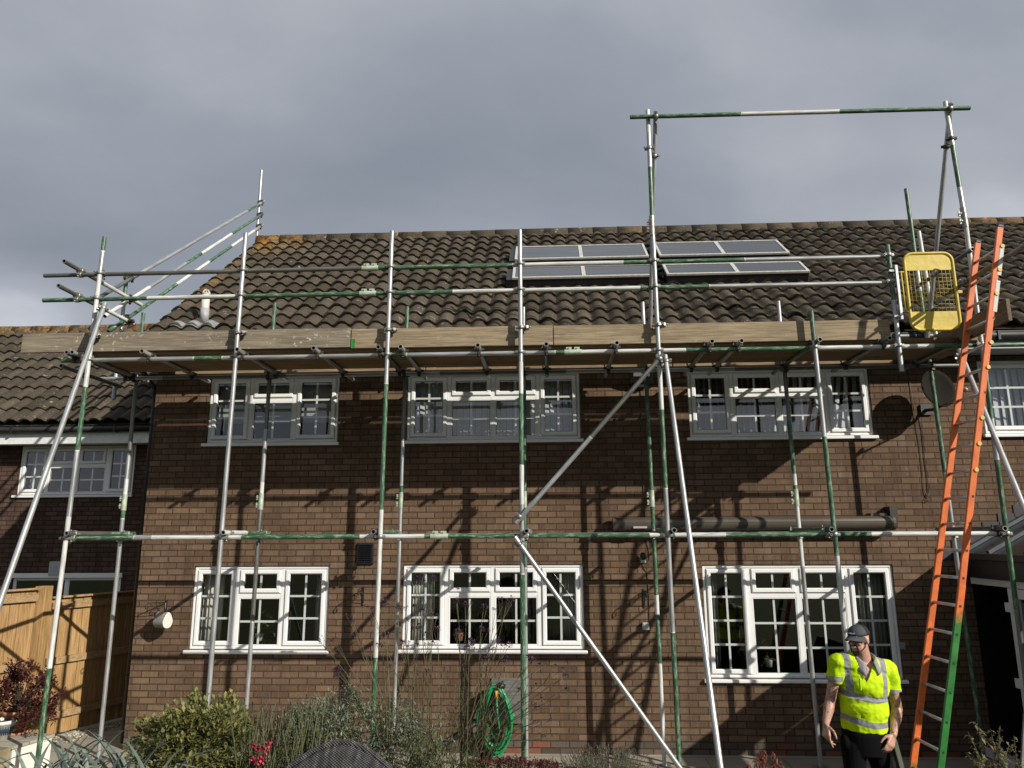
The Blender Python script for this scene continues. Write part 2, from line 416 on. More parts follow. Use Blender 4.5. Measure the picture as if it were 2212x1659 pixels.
M['coupler'] = plain('galvanised_clip', (0.30, 0.295, 0.27), 0.42, 0.6, 0.5, 30.0, 0.3)
M['coupler_dark'] = plain('rusty_clip', (0.06, 0.052, 0.04), 0.55, 0.4, 0.5, 30.0, 0.3)
M['toe'] = wood_mat('weathered_board', (0.125, 0.102, 0.072), (0.30, 0.252, 0.185), 0, 0.95)
M['toe2'] = wood_mat('clean_board', (0.17, 0.128, 0.080), (0.365, 0.285, 0.185), 0, 0.2)
M['deck'] = wood_mat('deck_board', (0.17, 0.115, 0.065), (0.30, 0.21, 0.125), 0, 0.15)
M['fence'] = wood_mat('fence_timber', (0.205, 0.115, 0.045), (0.44, 0.275, 0.118), 2, 0.0, 0.8, 7.0)
M['fence_rail'] = wood_mat('rail_timber', (0.22, 0.14, 0.07), (0.40, 0.27, 0.14), 1, 0.0, 0.8, 7.0)
g = G('orange_glassfibre'); co = g.co(); nz = g.noise(co, 5.0, 6.0, .7)
oc = g.ramp(nz, [(.3, (.50, .105, .020)), (.55, (.70, .150, .026)), (.75, (.74, .20, .05))])
oc = g.mix(g.math('MULTIPLY', g.ramp(g.noise(g.mapped(co, (30, 30, 9)), 1.0, 5.0, .75), [(.60, 0.0), (.70, 1.0)]), .55), oc, (.16, .07, .035))
oc = g.mix(g.math('MULTIPLY', g.ramp(g.noise(g.mapped(co, (70, 70, 26), (3, 1, 2)), 1.0, 4.0, .7), [(.66, 0.0), (.72, 1.0)]), .7), oc, (.62, .42, .32))
M['orange'] = g.out(oc, g.math('MULTIPLY_ADD', nz, .3, .38))
M['spray_green'] = plain('green_sprayed_paint', (0.022, 0.185, 0.030), 0.5, 0, 0.55, 9.0)
M['alu'] = plain('aluminium', (0.52, 0.53, 0.54), 0.4, 0.7, 0.15, 12.0)
g = G('yellow_paint'); nz = g.noise(g.co(), 7.0, 5.0, .65); yc = g.ramp(nz, [(.3, (.48, .355, .038)), (.7, (.66, .50, .065))])
yc = g.mix(g.ramp(g.noise(g.co(), 13.0, 5.0, .75), [(.685, 0.0), (.70, 1.0)]), yc, (.10, .085, .06))
g.bump(g.noise(g.co(), 16.0, 3.0), .25, .01); M['yellow'] = g.out(yc, .45)
M['cap_yellow'] = plain('yellow_plug', (0.62, 0.48, 0.14), 0.5)
M['sticker'] = plain('pale_sticker', (0.62, 0.60, 0.56), 0.6, 0, 0.35, 70.0)
# ================================================================ the setting
WY = 9.70                          # face of the brick wall
X0 = -5.35                         # its left corner
def sheet(name, m, x0, x1, y0, y1, z, nx=1, ny=1):
    b = MB()
    for j in range(ny):
        for i in range(nx):
            xa = x0 + (x1 - x0) * i / nx; xb = x0 + (x1 - x0) * (i + 1) / nx; ya = y0 + (y1 - y0) * j / ny; yb = y0 + (y1 - y0) * (j + 1) / ny
            b.quad((xa, ya, z), (xb, ya, z), (xb, yb, z), (xa, yb, z))
    return b.build(name, m)
g = G('lawn_and_soil'); nz = g.noise(g.co(), 3.0, 6.0, 0.7)
M['soil'] = g.out(g.ramp(nz, [(0.3, (0.030, 0.038, 0.016)), (0.6, (0.055, 0.062, 0.025)), (0.8, (0.075, 0.06, 0.035))]), 0.95, 0, 0.1)
g = G('paving'); o = g.xyz(g.co())
sl = g.n('ShaderNodeTexBrick', {'Scale': 1.0, 'Mortar Size': 0.008, 'Brick Width': 0.9, 'Row Height': 0.6, 'Color1': (0.31, 0.28, 0.225, 1), 'Color2': (0.38, 0.35, 0.285, 1), 'Mortar': (0.16, 0.145, 0.12, 1)}, offset=0.5)
g.put(sl.inputs['Vector'], g.comb(o[0], o[1]))
pc = g.mix(0.6, sl.outputs['Color'], g.ramp(g.noise(g.co(), 2.6, 6.0, 0.65), [(0.3, 0.66), (0.7, 1.12)]), 'MULTIPLY')
pc = g.mix(0.5, pc, g.ramp(g.noise(g.co(), 55.0, 4.0, 0.7), [(0.3, 0.75), (0.7, 1.15)]), 'MULTIPLY')
g.bump(g.noise(g.co(), 40.0, 4.0), 0.25, 0.004)
M['paving'] = g.out(pc, 0.85, 0, 0.25)
tag(sheet('ground', M['soil'], -900, 900, -900, 900, -0.02), kind='structure')
tag(sheet('patio', M['paving'], -9.0, 14.0, 6.45, 12.9, 0.0), kind='structure')
b = MB(); b.box(-5.75, 16, -40, 6.40, -0.015, 0.72); tag(b.build('garden_terrace', M['soil']), kind='structure')
# gravel strip along the fence, real stones
g = G('gravel_stone'); v = g.attr('leaf')
M['gravel'] = g.out(g.ramp(v, [(0, (0.16, 0.13, 0.09)), (0.5, (0.34, 0.29, 0.21)), (1, (0.5, 0.46, 0.38))]), 0.8)
b = MB()
for k in range(1500):
    t = random.random(); yy = 9.7 + t * 3.0
    xx = -6.74 + (yy - 10.0) * 0.393 + 0.06 + abs(random.gauss(0, 0.16))
    s = random.uniform(0.008, 0.02); b.cur = random.random()
    b.ball((xx, yy, s * 0.5), s, s * random.uniform(.7, 1.2), s * 0.7, Matrix.Rotation(random.uniform(0, 3), 3, 'Z'), 5, 4)
tag(b.build('gravel', M['gravel'], attr='leaf'), kind='stuff')

# ---------------------------------------------------------------- windows
def window(house, x0, x1, z0, z1, Y, cols, rows, tl=0.37, cross=2, sill=True, label=None, fixrows=2):
    """cols: list of (fraction, kind) kind c casement / t toplight over fixed pane"""
    FW, SW = 0.046, 0.058
    fr = MB(); sa = MB(); gl = MB(); gb = MB(); gk = MB()
    yf0, yf1 = Y + 0.022, Y + 0.092
    def rim(mb, a, b_, c, d, wd, y0, y1):          # mitred rectangular frame, outer a..b_ x c..d
        o_ = [(a, c), (b_, c), (b_, d), (a, d)]; i_ = [(a + wd, c + wd), (b_ - wd, c + wd), (b_ - wd, d - wd), (a + wd, d - wd)]
        ch = min(0.012, wd * .3)
        oc = [(a + ch, c + ch), (b_ - ch, c + ch), (b_ - ch, d - ch), (a + ch, d - ch)]
        ic = [(a + wd - ch, c + wd - ch), (b_ - wd + ch, c + wd - ch), (b_ - wd + ch, d - wd + ch), (a + wd - ch, d - wd + ch)]
        for k in range(4):
            n = (k + 1) % 4
            P = lambda q, y: (q[0], y, q[1])
            mb.quad(P(oc[k], y0), P(oc[n], y0), P(ic[n], y0), P(ic[k], y0))
            mb.quad(P(o_[k], y0 + ch), P(o_[n], y0 + ch), P(oc[n], y0), P(oc[k], y0))
            mb.quad(P(ic[k], y0), P(ic[n], y0), P(i_[n], y0 + ch), P(i_[k], y0 + ch))
            mb.quad(P(o_[k], y1), P(o_[n], y1), P(o_[n], y0 + ch), P(o_[k], y0 + ch))
            mb.quad(P(i_[k], y0 + ch), P(i_[n], y0 + ch), P(i_[n], y1), P(i_[k], y1))
    rim(fr, x0, x1, z0, z1, FW, yf0, yf1)
    Wd = x1 - x0; xs = [x0]
    for f, _ in cols: xs.append(xs[-1] + f * Wd)
    tz = z1 - tl
    def pane(a, b_, c, d, sash, rws):
        if sash:
            rim(sa, a, b_, c, d, SW, yf0 - 0.016, yf0 + 0.03); a += SW; b_ -= SW; c += SW; d -= SW; yg = yf0 + 0.012
        else:
            rim(sa, a, b_, c, d, 0.018, yf0 + 0.006, yf0 + 0.04); a += .018; b_ -= .018; c += .018; d -= .018; yg = yf0 + 0.022
        e_ = 0.004
        rim(gk, a, b_, c, d, e_, yg - 0.006, yg + 0.003)
        gl.quad((a, yg, c), (b_, yg, c), (b_, yg, d), (a, yg, d))
        t = 0.0125; yb0, yb1 = yg + 0.006, yg + 0.014
        if cross > 1:
            xm = (a + b_) / 2; gb.box(xm - t, xm + t, yb0, yb1, c, d)
        for r in range(1, rws):
            zm = c + (d - c) * r / rws; gb.box(a, b_, yb0 - 0.0015, yb1 + 0.0015, zm - t, zm + t)
    for k, (f, kind) in enumerate(cols):
        a = xs[k] + (FW if k == 0 else 0.026); b_ = xs[k + 1] - (FW if k == len(cols) - 1 else 0.026); c = z0 + FW; d = z1 - FW
        if k: fr.box(xs[k] - 0.026, xs[k] + 0.026, yf0 + 0.003, yf1, z0 + FW, z1 - FW)
        if kind == 'c': pane(a + .004, b_ - .004, c + .004, d - .004, True, rows)
        elif kind == 'f': pane(a, b_, c, d, False, rows)
        else:
            fr.box(a, b_, yf0 + 0.005, yf1, tz - 0.026, tz + 0.026)
            pane(a + .004, b_ - .004, tz + 0.030, d - .004, True, 1); pane(a, b_, c, tz - 0.026, False, fixrows)
    win = fr.build('window', M['upvc'], house)
    if label: win['label'] = label
    sa.build('sash', M['upvc'], win); gb.build('glazing_bars', M['upvc'], win); gk.build('gasket', M['gasket'], win); gl.build('pane', M['glass'], win)
    if sill:
        s = MB(); s.box(x0 - 0.045, x1 + 0.03, Y - 0.048, Y + 0.09, z0 - 0.042, z0 - 0.001)
        s.build('sill', M['upvc'], win, bevel=0.008)
    return win

def wall_face(mb, x0, x1, z0, z1, Y, holes, depth, flip=False):
    xs = sorted({x0, x1, *[h[0] for h in holes], *[h[1] for h in holes]}); zs = sorted({z0, z1, *[h[2] for h in holes], *[h[3] for h in holes]})
    for a, b_ in zip(xs, xs[1:]):
        for c, d in zip(zs, zs[1:]):
            mx_, mz_ = (a + b_) / 2, (c + d) / 2
            if any(h[0] < mx_ < h[1] and h[2] < mz_ < h[3] for h in holes): continue
            q = [(a, Y, c), (b_, Y, c), (b_, Y, d), (a, Y, d)]
            mb.quad(*(q[::-1] if flip else q))
    if depth:
        for a, b_, c, d in holes:
            y2 = Y + depth
            mb.quad((a, Y, c), (a, y2, c), (a, y2, d), (a, Y, d)); mb.quad((b_, Y, c), (b_, Y, d), (b_, y2, d), (b_, y2, c))
            mb.quad((a, Y, c), (b_, Y, c), (b_, y2, c), (a, y2, c)); mb.quad((a, Y, d), (a, y2, d), (b_, y2, d), (b_, Y, d))

# ---------------------------------------------------------------- tiled roofs
def lichen_at(p, spots):
    s = 0.0
    for (c, r, k) in spots:
        d = (p - c); s = max(s, k * max(0.0, 1 - math.sqrt((d.x / r[0]) ** 2 + (d.y / r[1]) ** 2)))
    return min(1.0, s * 1.6)
def tiled_roof(name, parent, x0, x1, y0, z0, slope, n, gauge, spots, ridge_h=0.13, wave=0.232):
    th = math.atan(slope); up = Vector((0, math.cos(th), math.sin(th))); nr = Vector((0, -math.sin(th), math.cos(th)))
    rnd = random.Random(11); mb = MB(); lich = []
    P0 = Vector((0, y0, z0)); nx = 10
    cnt = int(math.ceil((x1 - x0) / wave))
    def prof(p):
        q = p + 0.075 * math.sin(2 * math.pi * p)
        return 0.056 * (0.5 + 0.5 * math.cos(2 * math.pi * (q - 0.5))) ** 1.15
    for c in range(n):
        for i in range(cnt):
            xa = x0 + i * wave; mb.cur = i + c * 131 + 0.5
            jz = rnd.uniform(-0.004, 0.005); js = rnd.uniform(-0.010, 0.008); jt = rnd.uniform(-0.004, 0.004)
            wv = wave if xa + wave <= x1 else x1 - xa
            rows = []
            for (s, h) in ((-0.0, 0.040), (gauge * 0.5, 0.018), (gauge * 1.06, -0.002)):
                row = []
                for k in range(nx + 1):
                    x = xa + wv * k / nx; p = (k / nx) * (wv / wave)
                    hh = prof(p) + h + jz + jt * (p - 0.5)
                    if s == 0.0: hh += rnd.uniform(-0.0012, 0.0012)
                    P = P0 + up * (c * gauge + s + (js if s < gauge else 0)) + nr * hh + Vector((x, 0, 0))
                    row.append(P)
                rows.append(row)
            mb.smooth = True
            idx = [[mb.vert(p) for p in r] for r in rows]
            for r in range(2):
                for k in range(nx): mb.face((idx[r][k], idx[r][k + 1], idx[r + 1][k + 1], idx[r + 1][k]))
            mb.smooth = False
            e1 = [mb.vert(p) for p in rows[0]]; e0 = [mb.vert(p - nr * 0.032 + up * 0.004) for p in rows[0]]
            for k in range(nx): mb.face((e0[k], e0[k + 1], e1[k + 1], e1[k]))
            b0 = [mb.vert(p - nr * 0.032 + up * 0.12) for p in rows[0]]
            for k in range(nx): mb.face((b0[k], b0[k + 1], e0[k + 1], e0[k]))
            if i == 0:                                         # cut end of the verge tile
                q = [rows[0][0], rows[2][0], rows[2][0] - nr * 0.03, rows[0][0] - nr * 0.03]; mb.face([mb.vert(p) for p in q])
    # underside sheet
    E = P0 + up * (n * gauge)
    mb.cur = 0.5
    mb.face([mb.vert(p) for p in (P0 + Vector((x0, 0, 0)) - nr * 0.05, P0 + Vector((x1, 0, 0)) - nr * 0.05, E + Vector((x1, 0, 0)) - nr * 0.05, E + Vector((x0, 0, 0)) - nr * 0.05)])
    # back slope, plain
    B = Vector((0, E.y + (E.y - y0), z0))
    mb.face([mb.vert(p) for p in (E + Vector((x0, 0, 0)), E + Vector((x1, 0, 0)), B + Vector((x1, 0, 0)), B + Vector((x0, 0, 0)))])
    lich = [lichen_at(Vector((v[0], v[1], v[2])), spots) for v in mb.v]
    o = mb.build(name, M['tile'], parent, attr='tile')
    a_ = o.data.attributes.new('lichen', 'FLOAT', 'POINT'); a_.data.foreach_set('value', lich)
    rd = MB(); x = x0 - 0.02; k = 0
    while x < x1:
        rd.cur = k * 7 + 0.5; xe = min(x + 0.452, x1 + 0.02); jz = rnd.uniform(-0.004, 0.004); g_ = 0.0015
        pr = [(-0.145, -0.105), (-0.125, -0.02), (-0.075, 0.055), (0, 0.085), (0.075, 0.055), (0.125, -0.02), (0.145, -0.105)]
        A = [rd.vert((x + g_, E.y + a, E.z + 0.035 + c_ + jz + rnd.uniform(-.002, .002))) for a, c_ in pr]; Bq = [rd.vert((xe - g_, E.y + a, E.z + 0.035 + c_ + jz * .6 + rnd.uniform(-.002, .002))) for a, c_ in pr]
        rd.smooth = True
        for q in range(6): rd.face((A[q], A[q + 1], Bq[q + 1], Bq[q]))
        rd.smooth = False
        rd.face(A[::-1]); rd.face(Bq)
        # mortar bed between the ridge and the top course
        x = xe; k += 1
    rd.box(x0, x1, E.y - 0.12, E.y + 0.12, E.z - 0.10, E.z + 0.02)
    lr = [lichen_at(Vector(v), spots) for v in rd.v]
    ro = rd.build('ridge', M['tile'], o, attr='tile')
    a_ = ro.data.attributes.new('lichen', 'FLOAT', 'POINT'); a_.data.foreach_set('value', lr)
    return o, E

XR = 10.5
house = empty('brick_house', (X0, WY, 0), 'two storey brown brick house with a dark tiled roof carrying solar panels, behind the scaffold', 'house')
WIN = [(-4.62, -2.835, 1.185, 2.225), (-1.885, 0.42, 1.195, 2.235), (1.905, 4.255, 0.865, 2.22),
       (-4.60, -2.81, 3.825, 4.755), (-1.885, 0.432, 3.83, 4.745), (1.847, 4.205, 3.83, 4.73), (5.60, 7.40, 3.83, 4.80)]
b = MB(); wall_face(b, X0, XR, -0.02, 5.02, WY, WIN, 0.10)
ridge_y = 12.98
yb_ = 2 * ridge_y - WY
b.face([b.vert(p) for p in ((X0, yb_, -0.02), (X0, WY, -0.02), (X0, WY, 5.02), (X0, ridge_y, 7.86), (X0, yb_, 5.02))])
b.face([b.vert(p) for p in ((XR, WY, -0.02), (XR, yb_, -0.02), (XR, yb_, 5.02), (XR, ridge_y, 7.86), (XR, WY, 5.02))])
b.quad((XR, yb_, -0.02), (X0, yb_, -0.02), (X0, yb_, 5.02), (XR, yb_, 5.02))
b.build('wall', M['brick'], house)
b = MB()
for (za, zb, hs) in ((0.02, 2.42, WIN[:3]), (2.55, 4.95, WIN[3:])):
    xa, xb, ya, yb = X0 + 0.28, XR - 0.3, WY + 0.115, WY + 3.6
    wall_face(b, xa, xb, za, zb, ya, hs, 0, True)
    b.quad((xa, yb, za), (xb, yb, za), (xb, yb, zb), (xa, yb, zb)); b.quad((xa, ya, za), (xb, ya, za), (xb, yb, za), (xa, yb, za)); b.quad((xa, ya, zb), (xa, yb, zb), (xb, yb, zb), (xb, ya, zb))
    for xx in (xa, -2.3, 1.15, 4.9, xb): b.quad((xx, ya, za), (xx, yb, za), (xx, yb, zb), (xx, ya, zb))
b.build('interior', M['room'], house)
c3 = [(.325, 'c'), (.335, 't'), (.34, 'c')]; c4 = [(.245, 'c'), (.255, 't'), (.258, 't'), (.242, 'c')]
names = ['three light window, white curtain inside its left pane', 'four light window behind the tall purple flower stems', 'tall four light window behind the man',
         'three light window with pale roller blinds', 'four light window with grey vertical blinds', 'four light window with dark slatted blinds hanging askew', 'white window above the conservatory roof']
for k, h in enumerate(WIN):
    cols = c3 if k in (0, 3) else (c4 if k != 6 else [(.40, 'c'), (.30, 't'), (.30, 't')])
    window(house, *h, WY, cols, 4 if k == 2 else 3, tl=0.375 if k < 3 else 0.345, fixrows=3 if k == 2 else 2, label=names[k], sill=True)
TH = math.atan(0.79)
EY, EZ = 9.26, 5.150
GA = (ridge_y - EY) / math.cos(TH) / 14
spots = [(Vector((-5.3, 12.9, 8)), (1.1, 1.0), .85), (Vector((-5.45, 11.2, 8)), (0.30, 1.5), 0.8), (Vector((-5.4, 10.6, 8)), (0.25, 0.5), 0.8), (Vector((-2.6, 13.0, 8)), (.5, .25), .45), (Vector((1.9, 13.0, 8)), (.35, .3), .5), (Vector((4.6, 13.0, 8)), (.8, .2), .35), (Vector((8, 13.0, 8)), (1.5, .3), .5)]
roof, RE = tiled_roof('roof', house, -5.43, 10.6, EY, EZ, 0.79, 14, GA, spots)
RN = Vector((0, -math.sin(TH), math.cos(TH))); RU = Vector((0, math.cos(TH), math.sin(TH))); RP = Vector((0, EY, EZ))
b = MB()
b.path([(-5.43, 9.235, 5.01), (10.6, 9.235, 5.01)], 0.058, 12)
b.box(-5.42, 10.6, 9.185, 9.285, 5.045, 5.062)
for k in range(18): b.box(-5.2 + k * 0.9, -5.17 + k * 0.9, 9.17, 9.29, 4.945, 5.06)
b.build('gutter', M['black'], house)
b = MB(); b.box(-5.42, 10.6, 9.296, 9.318, 4.86, 5.05); b.box(-5.40, 10.6, 9.319, 9.699, 4.872, 4.884); b.build('fascia', M['fascia'], house)
b = MB()
b.beam((-5.40, 9.30, 4.98), (-5.40, 12.95, 7.86), 0.03, 0.2); b.build('bargeboard', M['black'], house)
b = MB(); b.path([(-5.43, 9.28, 4.95), (-5.43, 9.32, 4.84), (-5.425, 9.60, 4.70), (-5.42, 9.80, 4.60), (-5.42, 9.82, 4.4), (-5.42, 9.82, 0.05)], 0.036, 12)
for z in (0.8, 2.6, 4.1): b.cyl((-5.42, 9.82, z), (-5.42, 9.82, z + 0.06), 0.043)
b.build('downpipe', M['black'], house)
# soil vent pipe through the roof
vp = at(444, 705, 9.75); hit = at_plane(441, 690, RP + RN * 0.03, RN)
vb = hit
M['vent'] = plain('cream_plastic', (0.56, 0.53, 0.46), 0.5, 0, 0.12)
M['vent2'] = plain('grey_sleeve', (0.33, 0.33, 0.33), 0.5)
M['lead'] = plain('lead_flashing', (0.24, 0.24, 0.24), 0.55, 0.3, 0.25, 14.0)
b = MB(); b.cyl(vb - Vector((0, 0, .1)), vb + Vector((0, 0, 0.37)), 0.054, 20); pipe = b.build('vent_pipe', M['vent'], house)
b = MB(); b.cyl(vb - Vector((0, 0, .05)), vb + Vector((0, 0, 0.16)), 0.060, 20); b.build('sleeve', M['vent2'], pipe)
b = MB()
for k in range(12):
    a = 2 * math.pi * k / 12
    b.path([vb + Vector((0.05 * math.cos(a), 0.05 * math.sin(a), 0.37)), vb + Vector((0.047 * math.cos(a), 0.047 * math.sin(a), 0.40)), vb + Vector((0.03 * math.cos(a), 0.03 * math.sin(a), 0.428)), vb + Vector((0, 0, 0.44))], 0.005, 5)
b.cyl(vb + Vector((0, 0, .365)), vb + Vector((0, 0, .378)), 0.058, 18); b.build('cage', M['vent'], pipe)
b = MB(); nxx = 28; pr = []
for k in range(nxx + 1):
    x = vb.x - 0.33 + 0.62 * k / nxx
    pp = ((x + 5.43) / 0.232) % 1.0; q = pp + 0.075 * math.sin(2 * math.pi * pp); h = 0.050 * (0.5 + 0.5 * math.cos(2 * math.pi * (q - 0.5))) ** 1.15 + 0.040
    pr.append((x, h))
s0 = (vb - RP).dot(RU)
s0 = math.floor(s0 / GA) * GA - 0.015
for (x, h), (x2, h2) in zip(pr, pr[1:]):
    A = RP + RU * s0 + RN * h + Vector((x, 0, 0)); B_ = RP + RU * s0 + RN * h2 + Vector((x2, 0, 0)); b.smooth = True
    b.quad(A, B_, B_ + RU * 0.16, A + RU * 0.16); b.smooth = False; b.quad(A - RN * .012, B_ - RN * .012, B_, A)
b.build('flashing', M['lead'], pipe)

# ---------------------------------------------------------------- solar collectors on the roof
g = G('collector_glass'); co = g.co()
sk = g.noise(g.mapped(co, (0.8, 26, 26)), 1.0, 3.0, 0.5, 0.6)
M['collector'] = g.out(g.ramp(sk, [(0.3, (0.022, 0.027, 0.032)), (0.7, (0.055, 0.062, 0.07))]), 0.22, 0.0, 0.9)
M['alu_frame'] = plain('collector_frame', (0.56, 0.55, 0.50), 0.45, 0.35, 0.2, 20.0)
def roof_uv(px, py, off):
    p = at_plane(px, py, RP + RN * off, RN); return p.x, (p - RP).dot(RU)
COL = [((1128, 531.8), (1391, 525.7), (1401, 552.5), (1128, 559.4), 'upper left solar panel, its edge behind a scaffold pole'),
       ((1413.7, 523.5), (1677, 517.5), (1706.7, 543.5), (1422.5, 552.8), 'upper right solar panel, nearest the ridge and the tall goal frame'),
       ((1128, 576), (1408, 569), (1418.7, 592.8), (1134, 599.5), 'lower left solar panel, crossed by the scaffold guard rail'),
       ((1430.4, 571), (1725.7, 562.5), (1750.6, 583.5), (1441.5, 593), 'lower right solar panel, furthest along the roof towards the yellow gate')]
for k, (tl_, tr_, br_, bl_, lab) in enumerate(COL):
    off = 0.205
    c = [roof_uv(*q, off) for q in (tl_, tr_, br_, bl_)]
    s1 = (c[0][1] + c[1][1]) / 2; s0_ = (c[2][1] + c[3][1]) / 2
    xl = (c[0][0] + c[3][0]) / 2; xr_ = (c[1][0] + c[2][0]) / 2
    if k in (0, 2): xl = xr_ - 2.13
    P = lambda x, s, h: RP + RU * s + RN * h + Vector((x, 0, 0))
    Mx = Matrix(((1, 0, 0, 0), (0, RU.y, RN.y, RP.y), (0, RU.z, RN.z, RP.z), (0, 0, 0, 1)))
    root = empty('solar_panel', P((xl + xr_) / 2, s0_, 0.05), 'grey glass ' + lab, 'solar panel', 'solar panels on the main roof')
    tray = MB(); tray.box(xl + .010 - (.10 if k in (0, 2) else 0), xr_ - .010, s0_ + .008, s1 - .012, 0.02, off - 0.034, Mx); tray.build('casing', M['black'], root)  # casing made deep and black to stand for the shaded gap under the panel
    fr = MB(); xm = (xl + xr_) / 2
    for (a, b_, c_, d) in ((xl, xr_, s0_, s0_ + .04), (xl, xr_, s1 - .035, s1), (xl, xl + .04, s0_ + .04, s1 - .035), (xr_ - .04, xr_, s0_ + .04, s1 - .035), (xm - .03, xm + .03, s0_ + .04, s1 - .035)):
        fr.box(a, b_, c_, d, off - 0.034, off, Mx)
    fr.build('frame', M['alu_frame'], root, bevel=0.004)
    for (a, b_) in ((xl + .04, xm - .035), (xm + .035, xr_ - .04)):
        gl = MB(); gl.box(a, b_, s0_ + .04, s1 - .035, off - 0.02, off - 0.010, Mx); gl.build('collector_glass', M['collector'], root)
    for x in (xl + .15, xr_ - .15, xm):
        br = MB(); br.box(x - .02, x + .02, s0_ - .03, s1 + .02, 0.045, 0.074, Mx); br.build('mounting_rail', M['black'], root)
b = MB()
for (px, py) in ((1406, 535), (1412, 548), (1426, 580), (1430, 590)):
    p = at_plane(px, py, RP + RN * .08, RN); b.path([p + Vector((-.10, 0, .03)), p + Vector((0, -.02, .05)), p + Vector((.1, 0, .02))], 0.035, 8)
p1 = at_plane(1410, 530, RP + RN * .08, RN); p2 = at_plane(1434, 603, RP + RN * .08, RN)
b.path([p1, p1.lerp(p2, .4) + Vector((.06, 0, .03)), p2], 0.03, 8)
tag(b.build('insulated_pipe', M['black']), 'black lagged pipework in the gap between the solar panels', 'pipe')

# ---------------------------------------------------------------- neighbour house on the left
NY = 12.8
nb = empty('neighbour_house', (-9.0, NY, 0), 'lower brick house on the left, set back behind the fence, with its own tiled roof', 'house')
NW = (-9.44, -7.33, 3.335, 4.215)
b = MB(); D0 = at(27, 1246, NY); D1 = at(262, 1246, NY)
DH = (D0.x, D1.x, 0.1, D0.z)
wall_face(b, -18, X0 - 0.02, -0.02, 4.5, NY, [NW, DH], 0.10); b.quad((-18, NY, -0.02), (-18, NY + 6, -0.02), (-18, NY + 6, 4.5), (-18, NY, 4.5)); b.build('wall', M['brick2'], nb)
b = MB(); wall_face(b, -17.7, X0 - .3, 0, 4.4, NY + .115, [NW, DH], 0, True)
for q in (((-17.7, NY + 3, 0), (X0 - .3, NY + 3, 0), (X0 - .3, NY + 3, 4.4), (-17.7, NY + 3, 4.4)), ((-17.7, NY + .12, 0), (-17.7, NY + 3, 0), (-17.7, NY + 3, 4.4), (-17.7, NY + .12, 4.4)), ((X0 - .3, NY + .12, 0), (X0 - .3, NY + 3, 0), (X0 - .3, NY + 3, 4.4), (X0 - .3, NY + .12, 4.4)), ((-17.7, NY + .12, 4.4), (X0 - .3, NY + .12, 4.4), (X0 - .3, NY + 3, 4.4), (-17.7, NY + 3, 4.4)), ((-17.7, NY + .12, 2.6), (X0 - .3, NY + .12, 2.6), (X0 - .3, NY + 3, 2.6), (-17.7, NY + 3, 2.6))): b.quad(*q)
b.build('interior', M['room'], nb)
window(nb, *NW, NY, c4, 3, tl=0.36, label='four light upper window')
window(nb, *DH, NY, [(.5, 'f'), (.5, 'f')], 1, cross=1, sill=False, label='white framed glazed doors mostly hidden by the fence')
b = MB(); b.box(DH[0] - .03, DH[1] + .03, NY - .035, NY - .003, DH[3] - .02, DH[3] + .06); b.build('door_head', M['upvc'], nb, bevel=.006)
p = at(125, 1228, NY); b = MB(); b.box(p.x - .13, p.x + .13, NY - .05, NY - .003, p.z - .12, p.z + .12)
for k in range(4): b.box(p.x - .1, p.x + .1, NY - .056, NY - .05, p.z - .09 + k * .05, p.z - .07 + k * .05)
b.build('wall_vent', M['fascia'], nb, bevel=.004)
ez = 4.56; ey = NY - .42
rz = at(20, 714, 15.1).z
ry = None
for k in range(400):                # walk up the slope until the ridge is seen where the photo has it
    yy = ey + 1.5 + k * 0.01
    if ez + 0.79 * (yy - ey) >= at(20, 716, yy).z: ry = yy; break
ry = ry or 15.0
gn = 10
spn = [(Vector((-11.5, ry, 6)), (3.2, .30), .85), (Vector((-8.2, ry, 6)), (2.6, .3), .8)]
nroof, NE = tiled_roof('roof', nb, -18, X0 + 0.25, ey, ez, 0.79, gn, (ry - ey) / math.cos(TH) / gn, spn, wave=0.25)
b = MB(); b.path([(-18, ey - .03, ez - .12), (X0 - .05, ey - .03, ez - .12)], 0.058, 10)
for k in range(14): b.box(-17.6 + k * .92, -17.57 + k * .92, ey - .09, ey + .03, ez - .18, ez - .06)
b.build('gutter', M['black'], nb)
b = MB(); b.box(-18, X0 - .06, ey + .03, ey + .05, ez - .36, ez - .13); b.box(-18, X0 - .06, ey + .051, NY - .002, ez - .34, ez - .33); b.build('fascia', plain('white_fascia', (0.7, .7, .68), .5), nb)

# ---------------------------------------------------------------- fence
def fence_panel(root, p0, p1, top, posts=True):
    p0 = Vector(p0); p1 = Vector(p1); d = (p1 - p0); L = d.length; d.normalize(); n = Vector((d.y, -d.x, 0))   # n faces the garden
    A = Matrix(((d.x, n.x, 0, p0.x), (d.y, n.y, 0, p0.y), (0, 0, 1, 0), (0, 0, 0, 1)))
    bd = MB(); x = 0.0; r = random.Random(int(L * 100))
    while x < L - 0.02:
        w_ = min(0.118, L - x); t = r.uniform(-.009, .009); lift = r.uniform(0, .012)
        bd.box(x, x + w_ - 0.004, -0.012 + t, 0.004 + t, 0.03 + lift, top - .012, A); x += w_
    bd.build('panel_boards', M['fence'], root)
    for z in (0.28, 0.98, top - 0.11):
        m_ = MB(); m_.box(0.0, L, 0.008, 0.05, z - 0.045, z + 0.045, A); m_.build('rail', M['fence_rail'], root, bevel=.004)
    m_ = MB(); m_.box(-.01, L + .01, -0.035, 0.056, top - .01, top + 0.014, A); m_.build('capping', M['fence_rail'], root, bevel=.004)
f = empty('timber_fence', (-6.75, 10.0, 0), 'new golden timber fence running back into the shaded passage beside the house', 'fence')
fence_panel(f, (-6.72, 10.05, 0), (-5.86, 12.25, 0), 1.80)
fence_panel(f, (-7.30, 8.55, 0), (-6.80, 9.85, 0), 1.93)
